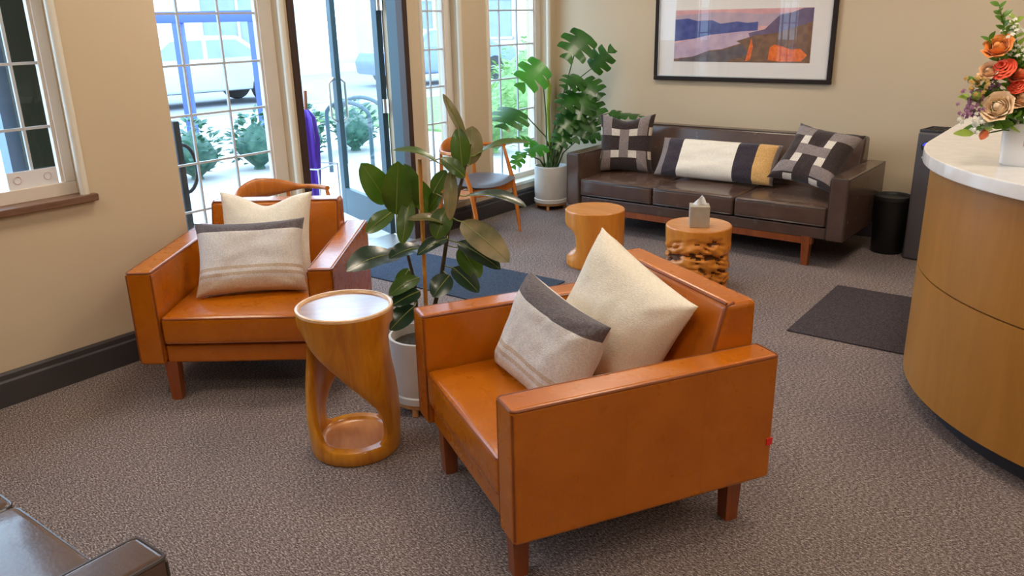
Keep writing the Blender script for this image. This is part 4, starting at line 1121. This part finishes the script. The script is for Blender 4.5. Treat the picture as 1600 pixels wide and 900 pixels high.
for k, (bx, by, bz, tx, ty, tz, w, fc, kd) in enumerate(MON):
    b, tp = Vector((bx, by, bz)), Vector((tx, ty, tz)); cd = (CP - b).normalized()
    mb = MB(); monstera_leaf(mb, b - MC, tp - MC, w, cd * fc + Vector((0, 0, 1)) * (1 - fc) + Vector((0.1, 0, 0.2)), k)
    lf = mb.build('leaf', ['monstera_leaf', 'monstera_leaf_bright'][kd], t, angle=80)
    a = 2.4 * k; q = Vector((0.05 * math.cos(a), 0.05 * math.sin(a), 0.335)); e = b - MC
    m1 = Vector((q.x + (e.x - q.x) * 0.25, q.y + (e.y - q.y) * 0.25, q.z + (e.z - q.z) * 0.55)); m2 = Vector((q.x + (e.x - q.x) * 0.7, q.y + (e.y - q.y) * 0.7, q.z + (e.z - q.z) * 0.9))
    MB().tube([q, m1, m2, e], [0.008, 0.006, 0.005, 0.0035], 7).build('petiole', 'monstera_stem', lf)
MB().tube([Vector(p) - MC for p in ((-3.97, 5.83, 0.34), (-3.985, 5.82, 0.60), (-3.992, 5.811, 0.859), (-3.983, 5.818, 1.044), (-4.016, 5.793, 1.207))], [0.013, 0.013, 0.016, 0.020, 0.003], 9).build('new_leaf_sheath', 'monstera_sheath', t)

# ------------------------------------------------------------------ card standing in the left window
t = thing('notice_card', 'white card with faint pink circles leaning in the left window', 'card', (-3.886, 1.60, 0.9255), 0)
MB().box((-0.004, -0.115, 0.0), (0.0, 0.098, 0.075)).build('card', 'paper_white', t)
for y in (-0.075, 0.055):
    mk = MB(); mk.tube([(0.0012, y + 0.016 * math.cos(2 * PI * k / 20), 0.04 + 0.016 * math.sin(2 * PI * k / 20)) for k in range(20)], 0.0022, 5, closed=True)
    mk.build('printed_circle', 'paper_pink', t)

# ------------------------------------------------------------------ outside
struct(B((-60, -40, -0.14), (-4.55, 60, -0.06)).build('ground', 'ext_paving'))
struct(B((-22, -40, -0.06), (-14, 60, -0.045)).build('road', 'ext_road'))
tag(B((-12.5, 9.5, -0.06), (-6.2, 22, -0.02)).build('lawn', 'ext_lawn'), kind='stuff', label='bright lawn outside beyond the corner window', cat='lawn')
def shrub(label, c, size, mat, seed, nl=260, name='shrub', group=None):
    t = thing(name, label, 'shrub', c, 0, group)
    rnd = random.Random(seed); core = MB()
    n = 16
    core.lathe([(0.3, 0.0)] + [(math.sin(PI * (k / n) * 0.97 + 0.05), k / n) for k in range(1, n)] + [(0.02, 1)], 20,
               fn=lambda r_, z, a: r_ * (1 + 0.22 * noise.noise(Vector((math.cos(a) * 2 + seed, math.sin(a) * 2, z * 3)))))
    core.v = [(x * size[0] * 0.42, y * size[1] * 0.42, z * size[2] * 0.92 + 0.002) for x, y, z in core.v]
    for k in range(nl):
        a = rnd.random() * 2 * PI; zz = rnd.random() ** 0.8; rr = 0.5 * math.sin(PI * min(.98, zz * 0.9 + 0.1)) ** 0.6 * rnd.uniform(0.8, 1.08)
        p = Vector((rr * math.cos(a) * size[0], rr * math.sin(a) * size[1], 0.06 + zz * size[2]))
        dv = Vector((math.cos(a) + rnd.uniform(-.6, .6), math.sin(a) + rnd.uniform(-.6, .6), rnd.uniform(-.2, .9))).normalized()
        up = Vector((rnd.uniform(-.5, .5), rnd.uniform(-.5, .5), 1)); x = dv.cross(up).normalized(); z = x.cross(dv)
        M = Matrix(((x.x, dv.x, z.x, p.x), (x.y, dv.y, z.y, p.y), (x.z, dv.z, z.z, p.z), (0, 0, 0, 1)))
        leaf_shape(core, rnd.uniform(.07, .13), rnd.uniform(.04, .07), M, 0, 0.2, 0.1, 3)
    core.build('foliage', mat, t, angle=80)
    return t
HG = 'hedge bushes outside the windows'
for k, (x, y) in enumerate(((-8.3, 4.35), (-8.35, 5.15), (-8.3, 5.95), (-8.4, 6.75), (-8.35, 7.55))):
    shrub(['teal green hedge bush outside, leftmost of the row behind the window', 'teal green hedge bush outside, second in the row from left', 'teal green hedge bush outside, middle of the row',
           'teal green hedge bush outside, fourth in the row from left', 'teal green hedge bush outside, rightmost of the row'][k], (x, y, -0.06), (0.58, 0.56, 0.60), 'ext_hedge', k + 1, 220, 'hedge_bush', HG)
for k, (x, y, s) in enumerate(((-6.6, 8.3, 0.8), (-7.4, 9.9, 1.0), (-8.9, 12.5, 1.3), (-6.0, 1.35, 1.0))):
    shrub(['bright green shrub outside the corner window, nearest the glass', 'bright green shrub outside the corner window, behind the nearest one', 'rounded bright green shrub far out on the lawn',
           'bright green shrub outside the left wall window'][k], (x, y, -0.018 if y > 9.5 else -0.058), (s * 1.1, s * 1.1, s * 0.95), 'ext_shrub', 20 + k, 240, 'shrub', 'green shrubs outside')
# blue portal frame by the pavement
t = thing('blue_portal_frame', 'blue painted portal frame of posts and beam across the path outside', 'frame', (-11.14, 7.52, -0.06), R(35))
for x in (-0.57, 0.57): B((x - 0.07, -0.07, 0), (x + 0.07, 0.07, 1.78), 0.01).build('post', 'ext_blue', t)
B((-1.0, -0.08, 1.69), (0.72, 0.08, 1.85), 0.01).build('beam', 'ext_blue', t)
def building(label, loc, rz, w, dd, h, wall, wins, roof=True):
    t = thing('building', label, 'building', loc, rz, 'buildings across the street')     # facade towards -Y
    B((-w / 2, 0, 0), (w / 2, dd, h)).build('wall', wall, t)
    if roof: B((-w / 2 - 0.3, -0.3, h), (w / 2 + 0.3, dd + 0.3, h + 0.35)).build('roof', 'ext_roof', t)
    for (x, z, ww, hh) in wins:
        f = MB()
        for a, b in (((x - ww / 2, z), (x + ww / 2, z + 0.1)), ((x - ww / 2, z + hh - 0.1), (x + ww / 2, z + hh)), ((x - ww / 2, z), (x - ww / 2 + 0.1, z + hh)), ((x + ww / 2 - 0.1, z), (x + ww / 2, z + hh)), ((x - 0.04, z), (x + 0.04, z + hh))):
            f.box((a[0], -0.06, a[1]), (b[0], 0.02, b[1]))
        fo = f.build('window', 'muntin_grey', t)
        B((x - ww / 2 + 0.05, -0.02, z + 0.05), (x + ww / 2 - 0.05, 0.01, z + hh - 0.05)).build('pane', 'ext_window', fo)
building('pale commercial building across the street behind the blue frame', (-25.5, 13, -0.06), R(62), 14, 8, 5.0, 'ext_render_white', [(-5.0, 0.7, 2.2, 1.9), (-2.0, 0.7, 2.2, 1.9), (1.2, 0.3, 1.3, 2.3), (4.2, 0.7, 2.4, 1.9), (-4.0, 3.1, 1.6, 1.2), (0.0, 3.1, 1.6, 1.2), (4.0, 3.1, 1.6, 1.2)])
building('pinkish low building across the street right of the door', (-22.5, 29, -0.06), R(48), 12, 8, 4.2, 'ext_render_pink', [(-3.8, 0.8, 2.2, 1.7), (-0.4, 0.8, 2.2, 1.7), (3.4, 0.8, 2.2, 1.7)])
building('grey building across the street at far left', (-30, -2, -0.06), R(88), 16, 8, 5.5, 'ext_render_white', [(-5, 0.8, 2.2, 2.0), (-1, 0.8, 2.2, 2.0), (3, 0.8, 2.2, 2.0)])
def car(label, loc, rz, paint):
    t = thing('car', label, 'car', loc, rz, 'cars parked across the street')
    prof = [(-2.1, 0.30), (-2.15, 0.62), (-2.0, 0.86), (-1.35, 0.95), (-0.75, 1.40), (0.75, 1.42), (1.35, 1.02), (2.0, 0.88), (2.15, 0.60), (2.1, 0.30)]
    MB().prism(prof, -0.82, 0.82, 'y', 0.07, 2).build('body', paint, t, weighted=True)
    for s in (-1, 1):
        MB().prism([(-1.15, 0.97), (-0.68, 1.33), (-0.05, 1.34), (-0.05, 0.98)], s * 0.815, s * 0.826, 'y').build('side_window', 'ext_window', t)
        MB().prism([(0.05, 0.98), (0.05, 1.34), (0.68, 1.34), (1.18, 1.00)], s * 0.815, s * 0.826, 'y').build('side_window', 'ext_window', t)
        for x in (-1.3, 1.3):
            o = MB().lathe([(0.16, -0.10), (0.32, -0.10), (0.34, -0.06), (0.34, 0.06), (0.32, 0.10), (0.16, 0.10)], 24).build('wheel', 'black_rubber', t)
            o.matrix_local = Matrix.Translation((x, s * 0.76, 0.34)) @ Matrix.Rotation(R(90), 4, 'X')
    B((2.10, -0.7, 0.62), (2.17, -0.4, 0.74)).build('tail_light', 'tail_red', t); B((2.10, 0.4, 0.62), (2.17, 0.7, 0.74)).build('tail_light', 'tail_red', t)
car('silver car parked across the street, seen through the left glazing', (-16.2, 10.2, -0.045), R(80), 'car_silver')
car('blue grey car parked across the street, seen through the corner window', (-15.4, 17.2, -0.045), R(74), 'car_blue')
# corner board on the outer face of the projecting wall, beyond the left window
struct(B((-4.56, 1.74, 0), (-4.465, 1.85, 2.75)).build('trim_5', 'ext_trim_blue'))
struct(B((-4.36, 1.765, 0), (-4.28, 2.019, 2.75)).build('trim_6', 'ext_wall_shade'))  # added dark box; its olive colour stands in for the shaded outer wall
# purple umbrella in a wire rack outside the door
t = thing('umbrella', 'folded purple umbrella with wooden handle standing outside the door', 'umbrella', (-5.05, 4.09, -0.05), 0)
um = MB(); n = 36; lv = [(0.005, 0.06), (0.022, 0.12), (0.044, 0.30), (0.064, 0.55), (0.074, 0.80), (0.062, 0.96), (0.024, 1.02)]
um.lathe(lv, n, fn=lambda r_, z, a: r_ * (1 + 0.22 * math.sin(8 * a + z * 3)))
o = um.build('canopy', 'umbrella_purple', t, angle=70)
MB().tube([(0, 0, 0.02), (0.0, 0, 1.0), (0.004, 0.012, 1.04)], 0.006, 8).build('shaft', 'steel', t)
MB().tube([(0.002, 0.005, 1.02), (0.004, 0.014, 1.16)], 0.013, 10).build('handle', 'leg_wood', t)
t = thing('umbrella_rack', 'white wire rack holding the purple umbrella outside the door', 'rack', (-5.05, 4.09, -0.06), R(20))
wr = MB(); s = 0.15
for z in (0.02, 0.30, 0.60): wr.tube([(-s, -s, z), (s, -s, z), (s, s, z), (-s, s, z)], 0.006, 6, closed=True)
for x in (-s, s):
    for y in (-s, s): wr.tube([(x, y, 0), (x, y, 0.60)], 0.006, 6)
wr.build('wire_frame', 'muntin_grey', t)
# bicycle hoops outside
for k, (x, y) in enumerate(((-7.0, 6.25), (-7.3, 6.75))):
    tag(MB().tube([(x - 0.35, y, -0.06)] + [(x - 0.35 * math.cos(PI * q / 10), y, 0.60 + 0.15 * math.sin(PI * q / 10)) for q in range(11)] + [(x + 0.35, y, -0.06)], 0.024, 10).build('bike_hoop', 'door_teal'),
        ['dark steel bike hoop outside the door, nearer one', 'dark steel bike hoop outside the door, farther one'][k], 'bike rack', 'bike hoops outside the door')
# post with a pull handle outside the first window
t = thing('handle_post', 'black post with a D shaped pull handle just outside the leftmost window', 'post', (-4.72, 2.80, -0.06), 0)
B((-0.03, -0.022, 0), (0.03, 0.022, 1.10), 0.006).build('post', 'black_rubber', t)
MB().tube([(0, 0.02, 0.95)] + [(0, 0.03 + 0.085 * math.sin(PI * q / 12), 0.80 + 0.15 * math.cos(PI * q / 12)) for q in range(13)] + [(0, 0.02, 0.65)], 0.012, 10).build('pull_handle', 'black_rubber', t)
